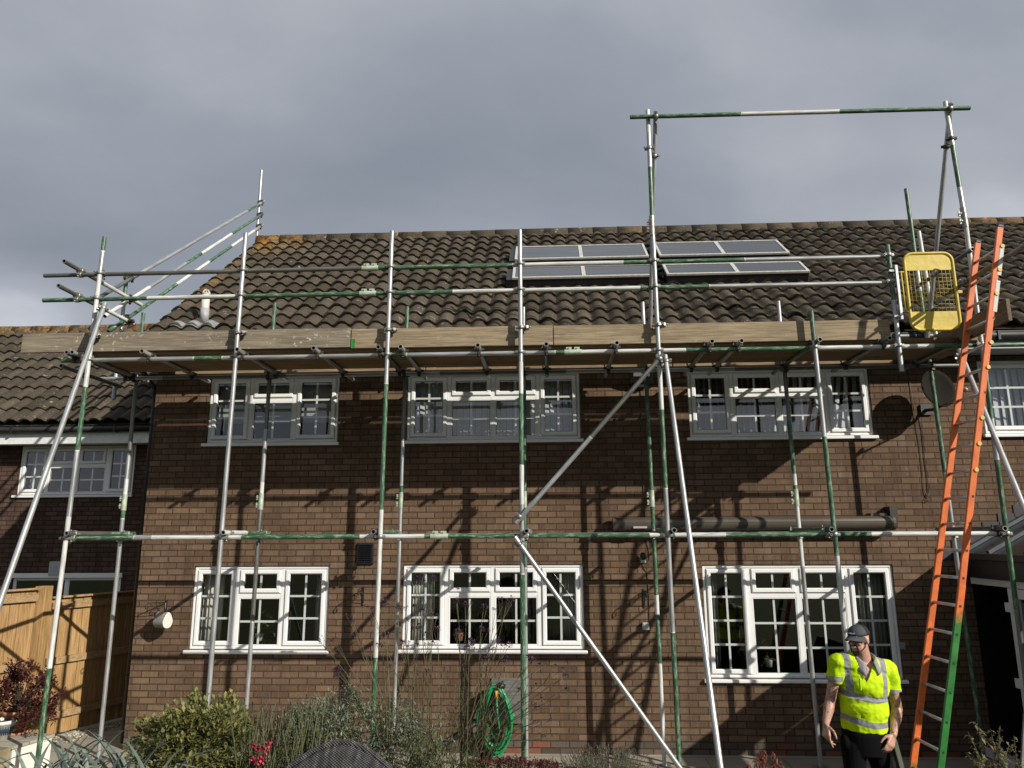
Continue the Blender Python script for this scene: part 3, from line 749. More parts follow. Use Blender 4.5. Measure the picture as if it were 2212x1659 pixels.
b = MB(); b.box(-6.85, -6.70, 9.88, 10.03, 0, 1.96); b.build('post', M['fence'], f, bevel=.006)
b = MB(); b.box(-5.86, -5.76, 12.25, 12.35, 0, 1.9); b.build('post', M['fence'], f, bevel=.006)

# ---------------------------------------------------------------- conservatory on the right
cs = empty('conservatory', (5.15, WY, 0), 'dark glazed conservatory with white door frames at the right edge', 'conservatory')
CX = 5.15; CY = 6.30; CZ = 2.33
M['tint'] = glass_mat('tinted_roof_glass', (0.10, 0.13, 0.16), 1.2)
M['dark_upvc'] = plain('dark_upvc', (0.018, 0.019, 0.021), 0.4, 0, .2)
b = MB(); b.box(CX - .09, CX + .10, CY, WY - .002, CZ - .26, CZ - .01); b.box(CX + .10, XR, CY, CY + .19, CZ - .26, CZ - .01); b.build('eaves_beam', M['dark_upvc'], cs, bevel=.006)
b = MB(); b.box(CX - .16, CX - .091, CY - .06, WY - .002, CZ - .05, CZ + .03); b.build('gutter', M['dark_upvc'], cs, bevel=.01)
sl_ = 0.53
b = MB(); b.quad((CX - .05, CY, CZ + .02), (CX + 2.6, CY, CZ + .02 + 2.65 * sl_), (CX + 2.6, WY - .003, CZ + .02 + 2.65 * sl_), (CX - .05, WY - .003, CZ + .02)); b.quad((CX + 2.6, CY, CZ + .02 + 2.65 * sl_), (XR, CY, CZ + .02), (XR, WY - .003, CZ + .02), (CX + 2.6, WY - .003, CZ + .02 + 2.65 * sl_))
b.build('roof_glazing', plain('smoked_polycarbonate', (0.028, 0.032, 0.038), 0.2, 0, .15, 2.0, 0, .8), cs)
b = MB()
for y in (CY + .05, 7.0, 7.7, 8.4, 9.1, WY - .06): b.beam((CX - .06, y, CZ + .04), (CX + 2.6, y, CZ + .05 + 2.66 * sl_), .06, .04)
b.build('glazing_bars', plain('grey_glazing_bar', (.10, .108, .12), .4), cs)
b = MB()
for k in range(14):
    x = CX - .35 + k * .2
    z = CZ - .05 + (k * .2) * sl_; b.box(x, x + .21, WY - .012, WY - .003, z - .02, z + .13)
b.build('flashing', plain('old_lead', (.040, .042, .046), .7, .1, .25, 14.), cs)
# side wall: frames seen edge on
b = MB()
b.box(CX - .03, CX + .04, CY, 9.60, CZ - .34, CZ - .262); b.build('door_frame', M['upvc'], cs, bevel=.005); b = MB(); b.box(CX - .06, CX + .06, CY, 9.69, 0.02, .115)
b.build('threshold', M['upvc'], cs, bevel=.005)
DY = 8.80
b = MB(); 
for (y0, y1) in ((DY - .05, DY + .05), (7.72, 7.83)): b.box(CX - .045, CX + .03, y0, y1, .12, CZ - .345)
b.box(CX - .045, CX + .03, 7.83, DY - .05, CZ - .45, CZ - .347); b.box(CX - .045, CX + .03, 7.83, DY - .05, .12, .24)
dr = b.build('door', M['upvc'], cs, bevel=.006)
for z in (1.78, .98, .35):
    b = MB(); b.box(CX - .075, CX - .046, DY - .035, DY + .085, z - .05, z + .05); b.build('hinge', M['upvc'], dr, bevel=.004)
b = MB(); b.quad((CX, 7.83, .24), (CX, DY - .05, .24), (CX, DY - .05, CZ - .45), (CX, 7.83, CZ - .45)); b.build('pane', M['glass'], dr)
b = MB(); b.quad((CX + .01, CY, .12), (CX + .01, 7.72, .12), (CX + .01, 7.72, CZ - .34), (CX + .01, CY, CZ - .34)); b.build('side_pane', M['glass'], cs)
b = MB(); b.quad((CX + .7, CY, 0.02), (CX + .7, WY - .01, 0.02), (CX + .7, WY - .01, CZ), (CX + .7, CY, CZ)); b.quad((CX + .05, CY + .1, .0), (CX + .05, CY + .1, CZ - .3), (XR, CY + .1, CZ - .3), (XR, CY + .1, 0)); b.quad((CX + .02, 9.66, 0), (CX + .72, 9.66, 0), (CX + .72, 9.66, CZ - .27), (CX + .02, 9.66, CZ - .27)); b.build('interior', M['room'], cs)  # near-black sheets stand in for shade; the last hides the house wall
# ================================================================ scaffold
SC = empty('scaffold', (0, 8.5, 0), 'tube scaffold of worn green and silver poles in front of the house', 'scaffold')
TR = 0.0250
KIND = {'s': 0.0, 'w': 1.0, 'g': 2.0, 'd': 3.0}
trnd = random.Random(5)
def bands_auto(L, mix):
    out = []; t = 0.0
    while t < 1.0:
        out.append((t, trnd.choice(mix))); t += trnd.uniform(0.5, 1.9) / max(L, 0.6)
    return out
def tube(name, p0, p1, bands='ssgw', parent=None, r=TR, hollow=True):
    """bands: string of kinds to draw from, or list of (t, kind) starting at p0"""
    p0 = Vector(p0); p1 = Vector(p1); d = p1 - p0; L = d.length
    bl = bands_auto(L, bands) if isinstance(bands, str) else bands
    mb = MB(); n = 16; X, Y = Vector((1, 0, 0)), Vector((0, 1, 0))
    cuts = []
    for i, (t, k) in enumerate(bl):
        t1 = bl[i + 1][0] if i + 1 < len(bl) else 1.0
        cuts.append((t * L + (0.012 if i else 0), KIND[k])); cuts.append((min(t1, 1.0) * L - (0.012 if t1 < 1 else 0), KIND[k]))
    mb.smooth = True; prev = None
    for z, k in cuts:
        mb.cur = k; c = mb.ring(Vector((0, 0, z)), X, Y, r, n)
        if prev: mb.bridge(prev, c)
        prev = c
    for z, s in ((0.0, 1), (L, -1)):
        mb.cur = 0.0; mb.smooth = False
        a = mb.ring(Vector((0, 0, z)), X, Y, r, n); b_ = mb.ring(Vector((0, 0, z)), X, Y, r * 0.80, n)
        (mb.bridge(b_, a) if s > 0 else mb.bridge(a, b_))
        mb.cur = 3.0; mb.smooth = True
        c = mb.ring(Vector((0, 0, z)), X, Y, r * 0.80, n); e_ = mb.ring(Vector((0, 0, z + s * min(0.35, L * .45))), X, Y, r * 0.80, n)
        (mb.bridge(e_, c) if s > 0 else mb.bridge(c, e_)); mb.face(e_)
    o = mb.build(name, M['tube'], None, attr='paint')
    o.rotation_euler = d.to_track_quat('Z', 'Y').to_euler()
    o.location = p0
    adopt(o, parent or SC)
    return o
def coupler(owner, p, ax_a, q, ax_b, dark=False, name='coupler'):
    """clip round the tube of direction ax_a at p, joined to one round the tube of direction ax_b at q; child of owner (a tube)"""
    p = Vector(p); q = Vector(q); a = Vector(ax_a).normalized(); c = Vector(ax_b).normalized()
    mb = MB()
    def clamp(ctr, ax, toward):
        x = (toward - ax * toward.dot(ax)); x = x.normalized() if x.length > 1e-5 else ax.orthogonal().normalized(); y = ax.cross(x)
        w_ = 0.022
        mb.smooth = True
        prev = None
        for z in (-w_, -w_ * .8, w_ * .8, w_):
            cc = mb.ring(ctr + ax * z, x, y, TR + (0.0095 if abs(z) < w_ * .9 else 0.004), 16)
            if prev: mb.bridge(prev, cc)
            prev = cc
        mb.smooth = False
        Mx = Matrix(((x.x, y.x, ax.x, ctr.x), (x.y, y.y, ax.y, ctr.y), (x.z, y.z, ax.z, ctr.z), (0, 0, 0, 1)))
        for s in (1, -1):
            mb.box(-.012, .012, s * (TR + .004), s * (TR + .030), -.015, .015, Mx)
        e0 = Mx @ Vector((-.04, TR + .020, 0)); e1 = Mx @ Vector((.035, TR + .020, 0)); mb.cyl(e0, e1, .0065, 6)
        mb.cyl(Mx @ Vector((-.040, TR + .020, 0)), Mx @ Vector((-.026, TR + .020, 0)), .0125, 6)
    v = q - p
    clamp(p, a, v if v.length > 1e-4 else a.orthogonal()); clamp(q, c, -v if v.length > 1e-4 else c.orthogonal())
    m_ = (p + q) / 2; vn = v.normalized() if v.length > 1e-4 else a.orthogonal().normalized()
    mb.cyl(m_ - vn * .012, m_ + vn * .012, .024, 8)
    o = mb.build(name, M['coupler_dark'] if dark else M['coupler'], None, loc=m_)
    o.parent = owner; o.matrix_parent_inverse = (Matrix.Translation(owner.parent.location) @ Matrix.LocRotScale(owner.location, owner.rotation_euler, None)).inverted()
    return o
def sleeve(owner, p, ax, L=0.19, white=False):
    """joint sleeve round two tubes end to end"""
    a = Vector(ax).normalized(); x = a.cross(Vector((0, 1, 0))); x = x.normalized() if x.length > 1e-3 else a.orthogonal().normalized(); y = a.cross(x); p = Vector(p)
    mb = MB(); mb.smooth = True; A = mb.ring(p - a * L / 2, x, y, TR + .006, 16); B = mb.ring(p + a * L / 2, x, y, TR + .006, 16); mb.bridge(A, B); mb.smooth = False
    A2 = mb.ring(p - a * L / 2, x, y, TR + .006, 16); A3 = mb.ring(p - a * L / 2, x, y, TR - .002, 16); mb.bridge(A3, A2); B2 = mb.ring(p + a * L / 2, x, y, TR + .006, 16); B3 = mb.ring(p + a * L / 2, x, y, TR - .002, 16); mb.bridge(B2, B3)
    Mx = Matrix(((a.x, y.x, x.x, p.x), (a.y, y.y, x.y, p.y), (a.z, y.z, x.z, p.z), (0, 0, 0, 1)))
    for s in (-.045, .045):
        mb.box(s - .03, s + .03, -.008, .008, TR + .004, TR + .032, Mx); mb.cyl(Mx @ Vector((s, -.03, TR + .018)), Mx @ Vector((s, .03, TR + .018)), .008, 6)
    o = mb.build('sleeve_coupler', M['coupler'] if not white else M['sleeve'], None, loc=p)
    o.parent = owner; o.matrix_parent_inverse = (Matrix.Translation(owner.parent.location) @ Matrix.LocRotScale(owner.location, owner.rotation_euler, None)).inverted()
M['sleeve'] = plain('pale_green_sleeve', (.42, .47, .36), .45, .2, .3, 14.)

OY, OL = 7.95, 8.002               # outer standards, outer ledgers
IY, IL = 9.09, 9.038               # inner standards, inner ledgers
def line_pt(a, b_, z):
    a = Vector(a); b_ = Vector(b_); return a + (b_ - a) * ((z - a.z) / (b_.z - a.z))
def standard(top, low, Y, bands, zb=0.05, ztop=None):
    A = at(*top, Y); B = at(*low, Y)
    if ztop: A = line_pt(B, A, ztop)
    foot = line_pt(A, B, zb)
    o = tube('standard', foot, A, bands); o['_a'] = tuple(foot); o['_b'] = tuple(A)
    return o, foot, A
ZL1, ZL2 = 2.585, 4.58
ZG1, ZG2 = 5.29, 5.61
# foot, (t, kind) upward from the ground
OUT = [standard((226, 512), (88, 1590), OY, [(0, 'g'), (.20, 'w'), (.46, 's'), (.58, 'g'), (.70, 'w'), (.75, 'w'), (.93, 's'), (.97, 'g')]),
       standard((531, 504), (452, 1480), OY, [(0, 's')]),
       standard((847, 500), (808, 1500), OY, [(0, 'g'), (.22, 'w'), (.26, 'w'), (.47, 'g'), (.62, 'g'), (.70, 's')]),
       standard((1123, 497), (1131, 1620), OY, [(0, 'g'), (.30, 'g'), (.36, 's'), (.48, 'w'), (.55, 'g'), (.68, 'w'), (.74, 's')]),
       standard((1409, 478), (1467, 1645), OY, [(0, 'g'), (.26, 's'), (.50, 'g'), (.64, 'w'), (.72, 's')]),
       standard((1752, 672), (1829, 1401), OY, [(0, 's'), (.30, 'w'), (.47, 'g'), (.72, 's'), (.93, 'g')]),
       standard((2084, 470), (2178, 1180), OY, [(0, 'd'), (.3, 'g'), (.55, 's'), (.62, 'g'), (.7, 's'), (.85, 'w')])]
INN = [standard((310, 676), (216, 1600), IY, [(0, 's'), (.5, 's'), (.51, 'g'), (.54, 'w'), (.60, 's'), (.66, 'd'), (.93, 'g')]),
       standard((594, 655), (533, 1515), IY, [(0, 's'), (.28, 'd'), (.53, 'g'), (.555, 'w'), (.58, 's'), (.70, 'd'), (.92, 'g')]),
       standard((880, 663), (852, 1530), IY, [(0, 's'), (.54, 'w'), (.56, 'g'), (.58, 's'), (.68, 'd'), (.92, 'g')]),
       standard((1131, 664), (1137, 1600), IY, [(0, 's'), (.4, 'g'), (.8, 's')]),
       standard((1388, 653), (1435, 1640), IY, [(0, 'w'), (.2, 'g'), (.3, 'w'), (.34, 'g'), (.9, 's')]),
       standard((1681, 651), (1772, 1645), IY, [(0, 's'), (.40, 'w'), (.555, 'g'), (.575, 'w'), (.6, 'g'), (.72, 'd'), (.92, 's')]),
       standard((1957, 408), (2038, 999), IY, [(0, 'g'), (.3, 's'), (.42, 's'), (.47, 'g'), (.80, 's'), (.84, 'g')])]
M['base'] = plain('steel_base_plate', (.2, .19, .17), .6, .4, .3)
M['sole'] = wood_mat('sole_board', (.2, .155, .10), (.36, .29, .2), 0, .2)
for (o, ft, tp) in OUT + INN:
    b = MB(); b.box(ft.x - .075, ft.x + .075, ft.y - .075, ft.y + .075, .04, .048); b.cyl((ft.x, ft.y, .048), (ft.x, ft.y, .10), .018)
    bp = b.build('base_plate', M['base'], None, loc=ft); bp.parent = o; bp.matrix_parent_inverse = (Matrix.Translation(SC.location) @ Matrix.LocRotScale(o.location, o.rotation_euler, None)).inverted()
for k, (xa, xb, yy, lab) in enumerate(((.8, 2.0, 9.0, 'short timber sole board under the middle scaffold pole by the wall'), (3.05, 3.95, 9.09, 'timber sole board under the scaffold pole beside the man'))):
    b = MB(); b.box(xa, xb, yy - .11, yy + .11, .002, .038); tag(b.build('sole_board', M['sole'], bevel=.004), lab, 'board')

def horiz(name, pl, pr, Y, bands, z=None):
    A = at(*pl, Y); B = at(*pr, Y)
    if z: A.z = z; B.z = z
    return tube(name, A, B, bands), A, B
LEDG = [horiz('ledger', (135, 771), (2290, 745), OL, [(0, 'g'), (.03, 's'), (.14, 'g'), (.17, 's'), (.33, 'g'), (.36, 's'), (.51, 'g'), (.53, 'w'), (.64, 'g'), (.76, 'w'), (.88, 'g'), (.95, 'g')], ZL2),
        horiz('ledger', (157, 1160), (2180, 1154), OL, [(0, 'g'), (.07, 's'), (.09, 'w'), (.155, 'w'), (.19, 'g'), (.32, 'w'), (.39, 'g'), (.63, 'w'), (.71, 'g'), (.86, 'w')], ZL1),
        horiz('ledger', (212, 810), (2073, 785), IL, 'sds', ZL2 + .01),
        horiz('ledger', (250, 1160), (2100, 1154), IL, 'sgs', ZL1 + .01)]
GR = [horiz('guardrail', (96, 594), (1912, 551), OL, [(0, 'd'), (.245, 'd'), (.41, 'g'), (.57, 'w'), (.70, 'g'), (.84, 's')], ZG2 + .005),
      horiz('guardrail', (93, 651), (1912, 608), OL, [(0, 'g'), (.13, 'w'), (.245, 'g'), (.50, 'w'), (.72, 'g'), (.80, 's')], ZG1 + .02)]
# gate post on the front face, short
gp, gft, gtp = standard((1917, 530), (1948, 803), OY, [(0, 's'), (.40, 's'), (.55, 'g')], zb=at(1948, 803, OY).z)
AXX = Vector((1, 0, 0)); AXY = Vector((0, 1, 0)); AXZ = Vector((0, 0, 1))
for k, (o, ft, tp) in enumerate(OUT):
    ax = tp - ft
    for z in (ZL1, ZL2):
        p = line_pt(ft, tp, z); coupler(o, p, ax, Vector((p.x, OL, z)), AXX)
    if k < 5:
        for z, A, B in ((ZG2 + .005, GR[0][1], GR[0][2]), (ZG1 + .02, GR[1][1], GR[1][2])):
            p = line_pt(ft, tp, z); coupler(o, p, ax, Vector((p.x, OL, z)), AXX)
        p = line_pt(ft, tp, 4.86); coupler(o, p, ax, p + Vector((.06, .02, 0)), AXZ)
for o, ft, tp in INN:
    for z in (ZL1, ZL2):
        p = line_pt(ft, tp, z); coupler(o, p, tp - ft, Vector((p.x, IL, z + .01)), AXX, dark=(z == ZL2))
    if ft.x < 4.5:
        p = line_pt(ft, tp, 3.02); sleeve(o, p, tp - ft, .20, True)
for z in (ZG2 + .005, ZG1 + .02, ZL2): p = line_pt(gft, gtp, z); coupler(gp, p, gtp - gft, Vector((p.x, OL, z)), AXX)
for (o, A, B), xs in ((GR[0], (799,)), (GR[1], (796,)), (LEDG[0], (1234,)), (LEDG[1], (957,))):
    for px in xs: p = at(px, 600, OL); p = Vector((p.x, OL, A.z)); sleeve(o, p, AXX, .19, True)
# transoms of the boarded lift: near ends px, far Y
TZ = ZL2 + .0505
for k, (px, py, yf, bd) in enumerate(((143, 763, 9.20, 'd'), (155, 762, 9.42, 's'), (306, 757.6, 9.50, 's'), (512.5, 746, 9.40, 's'), (677, 752.7, 9.50, 's'), (816.8, 751, 9.45, 'd'), (865, 744, 9.50, 's'), (1032, 741, 9.50, 's'),
                                       (1180, 742.5, 9.45, 'd'), (1333, 748, 9.50, 's'), (1538.8, 743.4, 9.48, 's'), (1602.6, 741, 9.50, 's'), (1772, 738, 9.52, 'g'), (1922.8, 736, 9.45, 'd'), (2100.5, 735, 9.40, 'd'))):
    x = at(px, py, 7.82).x
    o = tube('transom', (x, 7.82, TZ), (x, yf, TZ), [(0, bd)])
    coupler(o, Vector((x, OL + .0, TZ)), AXY, Vector((x, OL, ZL2)), AXX, dark=True); coupler(o, Vector((x, IL, TZ)), AXY, Vector((x, IL, ZL2 + .01)), AXX, dark=True)
# short transoms of the lower lift, one beside each pair of standards
TZ1 = ZL1 + .0505
for k, dx in enumerate((.055, .055, -.055, .05, .055, -.055, -.06)):
    x = line_pt(OUT[k][1], OUT[k][2], TZ1).x + dx; bd = [[(0, 'd'), (.6, 'g')], [(0, 'w'), (.45, 'g')], [(0, 'd'), (.4, 'g')], [(0, 's')], [(0, 's'), (.3, 'g')], [(0, 'g')], [(0, 'd')]][k]
    o = tube('transom', (x, 7.86, TZ1), (x, 9.2, TZ1), bd)
    coupler(o, Vector((x, OL, TZ1)), AXY, Vector((x, OL, ZL1)), AXX, dark=k in (2, 4, 6)); coupler(o, Vector((x, IL, TZ1)), AXY, Vector((x, IL, ZL1 + .01)), AXX)
# braces and rakers
b1 = tube('brace', at(1114, 1130, 7.895), at(1433, 765, 7.895), [(0, 's'), (.5, 'd')]); A_, B_ = at(1122, 1116, 7.895), at(1425, 775, 7.895)
coupler(b1, A_, B_ - A_, A_ + Vector((0, .055, 0)), AXZ); coupler(b1, B_, B_ - A_, B_ + Vector((0, .055, 0)), AXZ)
f2 = line_pt(at(1112, 1160, 7.895), at(1466, 1655, 7.895), .05)
b2 = tube('brace', f2, at(1112, 1160, 7.895), [(0, 's')]); A_, B_ = at(1122, 1175, 7.895), f2
coupler(b2, A_, B_ - A_, A_ + Vector((0, .055, 0)), AXZ)
def raker(top, Yt, low, Yl, bands, zb=.05):
    A = at(*top, Yt); B = at(*low, Yl); ft = line_pt(A, B, zb); return tube('raker', ft, A, bands), ft, A
rk = [raker((1437, 768), 7.92, (1556, 1655), 6.35, [(0, 's')]), raker((227, 655), 7.89, (0, 1300), 6.30, [(0, 's')]), raker((2072, 756), 7.90, (2212, 1098), 6.9, [(0, 's')])]
for (o, ft, tp), (px, py, Y) in zip(rk, ((1440, 780, 7.9), (217, 682, 7.83), (2076, 766, 7.88))):
    p = tp + (ft - tp).normalized() * .08; coupler(o, p, ft - tp, p + Vector((0, .06, 0)) if px != 217 else p + Vector((-.05, .05, 0)), AXX if px != 217 else AXZ)
# tall goal post frame for the hoist
gb, gA, gB = horiz('goal_bar', (1361, 253), (2095, 233.5), 7.89, [(0, 'g'), (.02, 'g'), (.33, 'w'), (.62, 'g')])
ll = tube('goal_post', line_pt(at(1409, 478, OY), at(1399, 238, OY), 6.03), at(1399, 238, OY), [(0, 'g'), (.5, 's'), (.8, 'w')])
pa, pb = at(1404.5, 715, 9.0), at(1416, 240, 7.935); l2 = tube('goal_strut', line_pt(pa, pb, 4.75), pb, [(0, 's')])
rr = tube('goal_post', line_pt(at(2084, 475, OY), at(2041.6, 220, OY), 6.03), at(2041.6, 220, OY), [(0, 's'), (.25, 'g'), (.62, 's'), (.8, 'w')])
pc, pd = at(2004, 724, 9.0), at(2053.6, 222, 7.935); r2 = tube('goal_strut', line_pt(pc, pd, 4.72), pd, [(0, 's')])
up_l = at(1399, 238, OY) - at(1409, 478, OY); up_r = at(2041.6, 220, OY) - at(2084, 475, OY)
sleeve(ll, at(1408.5, 488, OY), up_l, .24); sleeve(rr, at(2083, 470, OY), up_r, .24)
def on_x(A, B, px, py):            # point of segment A-B nearest the pixel ray
    best = min(((A.lerp(B, t / 400.0)) for t in range(401)), key=lambda P: abs((P - EYE).cross(ray(px, py).normalized()).length)); return best
for (o, A, B, px, py, dk) in ((l2, pa, pb, 1417, 337, False), (r2, pc, pd, 2045, 317, True)):
    p = on_x(A, B, px, py); q = line_pt(at(1409, 478, OY), at(1399, 238, OY), p.z) if o == l2 else line_pt(at(2084, 475, OY), at(2041.6, 220, OY), p.z)
    coupler(o, p, B - A, q, up_l if o == l2 else up_r, dk)
coupler(l2, on_x(pa, pb, 1416, 251), pb - pa, on_x(gA, gB, 1416, 251), AXX); coupler(r2, on_x(pc, pd, 2052, 234), pd - pc, on_x(gA, gB, 2052, 234), AXX)
# return of the scaffold round the left gable: rails across and rails raking up the verge
for (px, py, qx, qy, bd) in ((138, 564, 305, 656, [(0, 'd'), (.45, 'w')]), (126, 617, 290, 705, [(0, 'd'), (.5, 'w')])):
    zz = ZG2 + .055 if py < 600 else ZG1 + .07
    Pn = at_z(px, py, zz); Pf = at_x(qx, qy, Pn.x); Pf.z = zz
    o = tube('guardrail', Pn, Pf, bd); coupler(o, Vector((Pn.x, OL, zz)), AXY, Vector((Pn.x, OL, zz - .05)), AXX)
    coupler(o, Vector((Pn.x, 9.05, zz)), AXY, Vector((Pn.x + .05, 9.05, zz)), AXZ, True)
GX = -5.62
rsA, rsB = at_x(553, 540, GX), at_x(565, 368, GX)
rs = tube('standard', line_pt(rsA, rsB, 4.9), rsB, [(0, 's')])
fsB = at_x(274, 594, GX - .02); fsA = at_x(261, 715, GX - .02); fs = tube('standard', line_pt(fsA, fsB, 4.35), fsB, [(0, 's'), (.8, 'g')])
for (px, py, qx, qy, bd) in ((218, 640, 571, 434.5, [(0, 'd'), (.16, 's'), (.84, 'g'), (.95, 's')]), (226, 683, 568, 461.6, [(0, 'w'), (.2, 's'), (.4, 'g'), (.5, 'w'), (.72, 'g'), (.9, 'd')]), (234, 716, 566, 486.5, [(0, 'g'), (.34, 'w'), (.55, 'g'), (.72, 'w'), (.92, 's')])):
    A = at_x(px, py, GX + .05); B = at_x(qx, qy, GX + .05)
    o = tube('guardrail', A, B, bd)
    for S0, S1 in ((rsA, rsB), (fsA, fsB)):
        t = (S0.y - A.y) / (B.y - A.y); p = A.lerp(B, t); q = line_pt(S0, S1, p.z); coupler(o, p, B - A, q, S1 - S0, True)
tube('transom', (at(243, 811, 9.0).x, 8.0, ZL2 - .06), (at(243, 811, 9.0).x, 9.2, ZL2 - .06), [(0, 'd')])
# right hand return: rails across behind the gate and one towards the ladder
for (px, py, Yn, yf, bd) in ((2101.6, 538, 7.86, 9.35, [(0, 'd')]), (2104, 618, 7.86, 9.35, [(0, 'd')])):
    P_ = at(px, py, Yn); tube('guardrail', P_, (P_.x, yf, P_.z), bd)
P_ = at(2212, 532, 6.95); P2 = at_x(2106, 600, P_.x); P2.z = P_.z
lr = tube('ladder_rail', (P_.x, 6.55, P_.z), (P_.x, 8.3, P_.z), [(0, 'd')]); coupler(lr, (P_.x, 7.86, P_.z), AXY, (P_.x - .05, OY, P_.z), AXZ)
xs_ = at(1990, 500, IY); tube('standard', (xs_.x + .02, IY - .02, 4.7), at(1984.4, 500, IY), [(0, 's'), (.5, 'w')])
# toe boards
def board(name, x0, x1, y0, y1, z0, z1, m, parent=None):
    b = MB(); b.box(x0, x1, y0, y1, z0, z1); return b.build(name, M[m], parent, loc=((x0 + x1) / 2, (y0 + y1) / 2, (z0 + z1) / 2), bevel=.004)
tx = [at(px, 730, 8.03).x for px in (48, 757.5, 1195, 1925)]
board('toe_board', tx[0], tx[1] - .006, 8.030, 8.068, 4.690, 4.915, 'toe', SC)
board('toe_board', tx[1] + .006, tx[2] - .005, 8.031, 8.069, 4.676, 4.901, 'toe2', SC)
board('toe_board', tx[2] + .005, tx[3], 8.030, 8.068, 4.672, 4.897, 'toe2', SC)
bb = MB(); bb.box(tx[1] + .005, tx[1] + .05, 8.0285, 8.0315, 4.678, 4.785); bb.build('toe_board_tip', M['spray_green'], SC)
pe = at(2172, 665, 7.25); b = MB(); b.beam((pe.x, 7.2, 4.735), (pe.x - .02, 9.15, 4.735), .038, .225); M['toe_end'] = wood_mat('end_board', (.12, .085, .055), (.22, .165, .11), 1, .1); b.build('toe_board', M['toe_end'], SC, bevel=.004)
# deck boards, each one lifted off on its own
rows = [(8.078, 'front'), (8.308, 'second'), (8.538, 'third'), (8.768, 'fourth'), (9.135, 'innermost')]
secs = [(-5.36, -1.50, 'over the left upper window', .0), (-1.49, 1.62, 'over the middle upper window', .0), (1.63, 4.78, 'over the right upper window', .0)]
for j, (y, rn) in enumerate(rows):
    for k, (xa, xb, sn, _) in enumerate(secs):
        sh = (0.0, .18, -.12, .1, -.05)[j]
        a_ = xa + (sh if k else (.0 if j < 4 else .55)); b_ = xb + (sh if k < 2 else (0 if j < 4 else -.5)) - .005
        z = 4.657 + .0015 * ((j + k) % 2)
        o = board('scaffold_board', a_, b_, y, y + .222, z, z + .038, 'deck')
        lab = {'front': 'deck board behind the toe board', 'second': 'deck board second from the toe board', 'third': 'middle deck board of five', 'fourth': 'deck board just outside the inner poles', 'innermost': 'deck board nearest the wall'}[rn]
        tag(o, lab + ', seen from below ' + sn, 'board', 'scaffold deck boards')
# ================================================================ access: ladder and gate
LDY0, LDY1 = 7.64, 7.20            # far and near stile
def stile_line(top, low, Y): return at(*top, Y), at(*low, Y)
fT, fL = stile_line((2112, 523), (1972, 1655), LDY0); nT, nL = stile_line((2160, 489), (2031, 1655), LDY1)
fB, nB = line_pt(fT, fL, .02), line_pt(nT, nL, .02)
lad = empty('ladder', ((fB.x + nB.x) / 2, 7.42, 0), 'tall orange ladder with lower stiles sprayed green, leaning up to the scaffold gate', 'ladder')
dirn = (fT - fB).normalized(); side = Vector((0, 1, 0)).cross(dirn).normalized()
def sprayed(name, zc):
    g = G(name); co = g.co(); z = g.xyz(co)[2]; nz = g.noise(co, 9.0, 5.0, .7); q = g.math('ADD', z, g.math('MULTIPLY', g.math('SUBTRACT', nz, .5), .35))
    gr = g.ramp(g.noise(co, 7.0, 5.0, .7), [(.3, (.012, .095, .018)), (.6, (.022, .18, .030)), (.75, (.06, .22, .06))])
    f = g.n('ShaderNodeMapRange', {'From Min': zc - .10, 'From Max': zc + .04}); g.put(f.inputs[0], q)
    sc_ = g.ramp(g.noise(g.mapped(co, (60, 60, 20)), 1.0, 4.0, .7), [(.64, 0.0), (.70, 1.0)])
    c = g.mix(f.outputs[0], gr, g.ramp(nz, [(.3, (.50, .105, .020)), (.6, (.72, .16, .03))])); c = g.mix(g.math('MULTIPLY', sc_, .6), c, (.45, .16, .05))
    return g.out(c, .5)
for (A, B, Y, green) in ((fB, fT, LDY0, (.0, .085)), (nB, nT, LDY1, (.0, .335))):
    b = MB(); L = (B - A).length; cut = green[1] * L
    b.beam(A + dirn * cut, B, .030, .060, side); st = b.build('stile', M['orange'], lad, bevel=.006)
    b = MB(); b.beam(A, A + dirn * (cut + .25), .0312, .0612, side); b.build('painted_end', sprayed('sprayed_stile', (A + dirn * cut).z), st, bevel=.006)
    b = MB(); b.beam(A - dirn * .02, A + dirn * .05, .036, .068, side); b.build('foot', M['black'], st, bevel=.008)
    b = MB(); b.beam(B - dirn * .02, B + dirn * .022, .036, .067, side); b.build('end_plug', M['black'], st, bevel=.012)
L = (fT - fB).length; k = 0; s = 0.20
while s < L - .1:
    p = fB + dirn * s; q = nB + dirn * s
    b = MB(); b.path([p, q], .0145, 10); rg = b.build('rung', M['alu'], lad)
    if k in (12, 13, 14, 16, 17, 19, 20, 21, 22):
        b = MB(); b.cyl(q + Vector((0, -.013, 0)), q + Vector((0, -.024, 0)), .021, 14); b.build('rung_plug', M['cap_yellow'], rg, bevel=.003)
    else:
        b = MB(); b.cyl(q + Vector((0, -.013, 0)), q + Vector((0, -.0165, 0)), .015, 4); b.build('rung_end', M['gasket'], rg)
    s += .2535; k += 1
for (s0, s1) in ((.905, .962), (.838, .895)):
    b = MB(); A = nB + dirn * (L * s0) + Vector((0, -.0165, 0)); B = nB + dirn * (L * s1) + Vector((0, -.0165, 0)); b.beam(A, B, .002, .038, side); b.build('sticker', M['sticker'], lad)

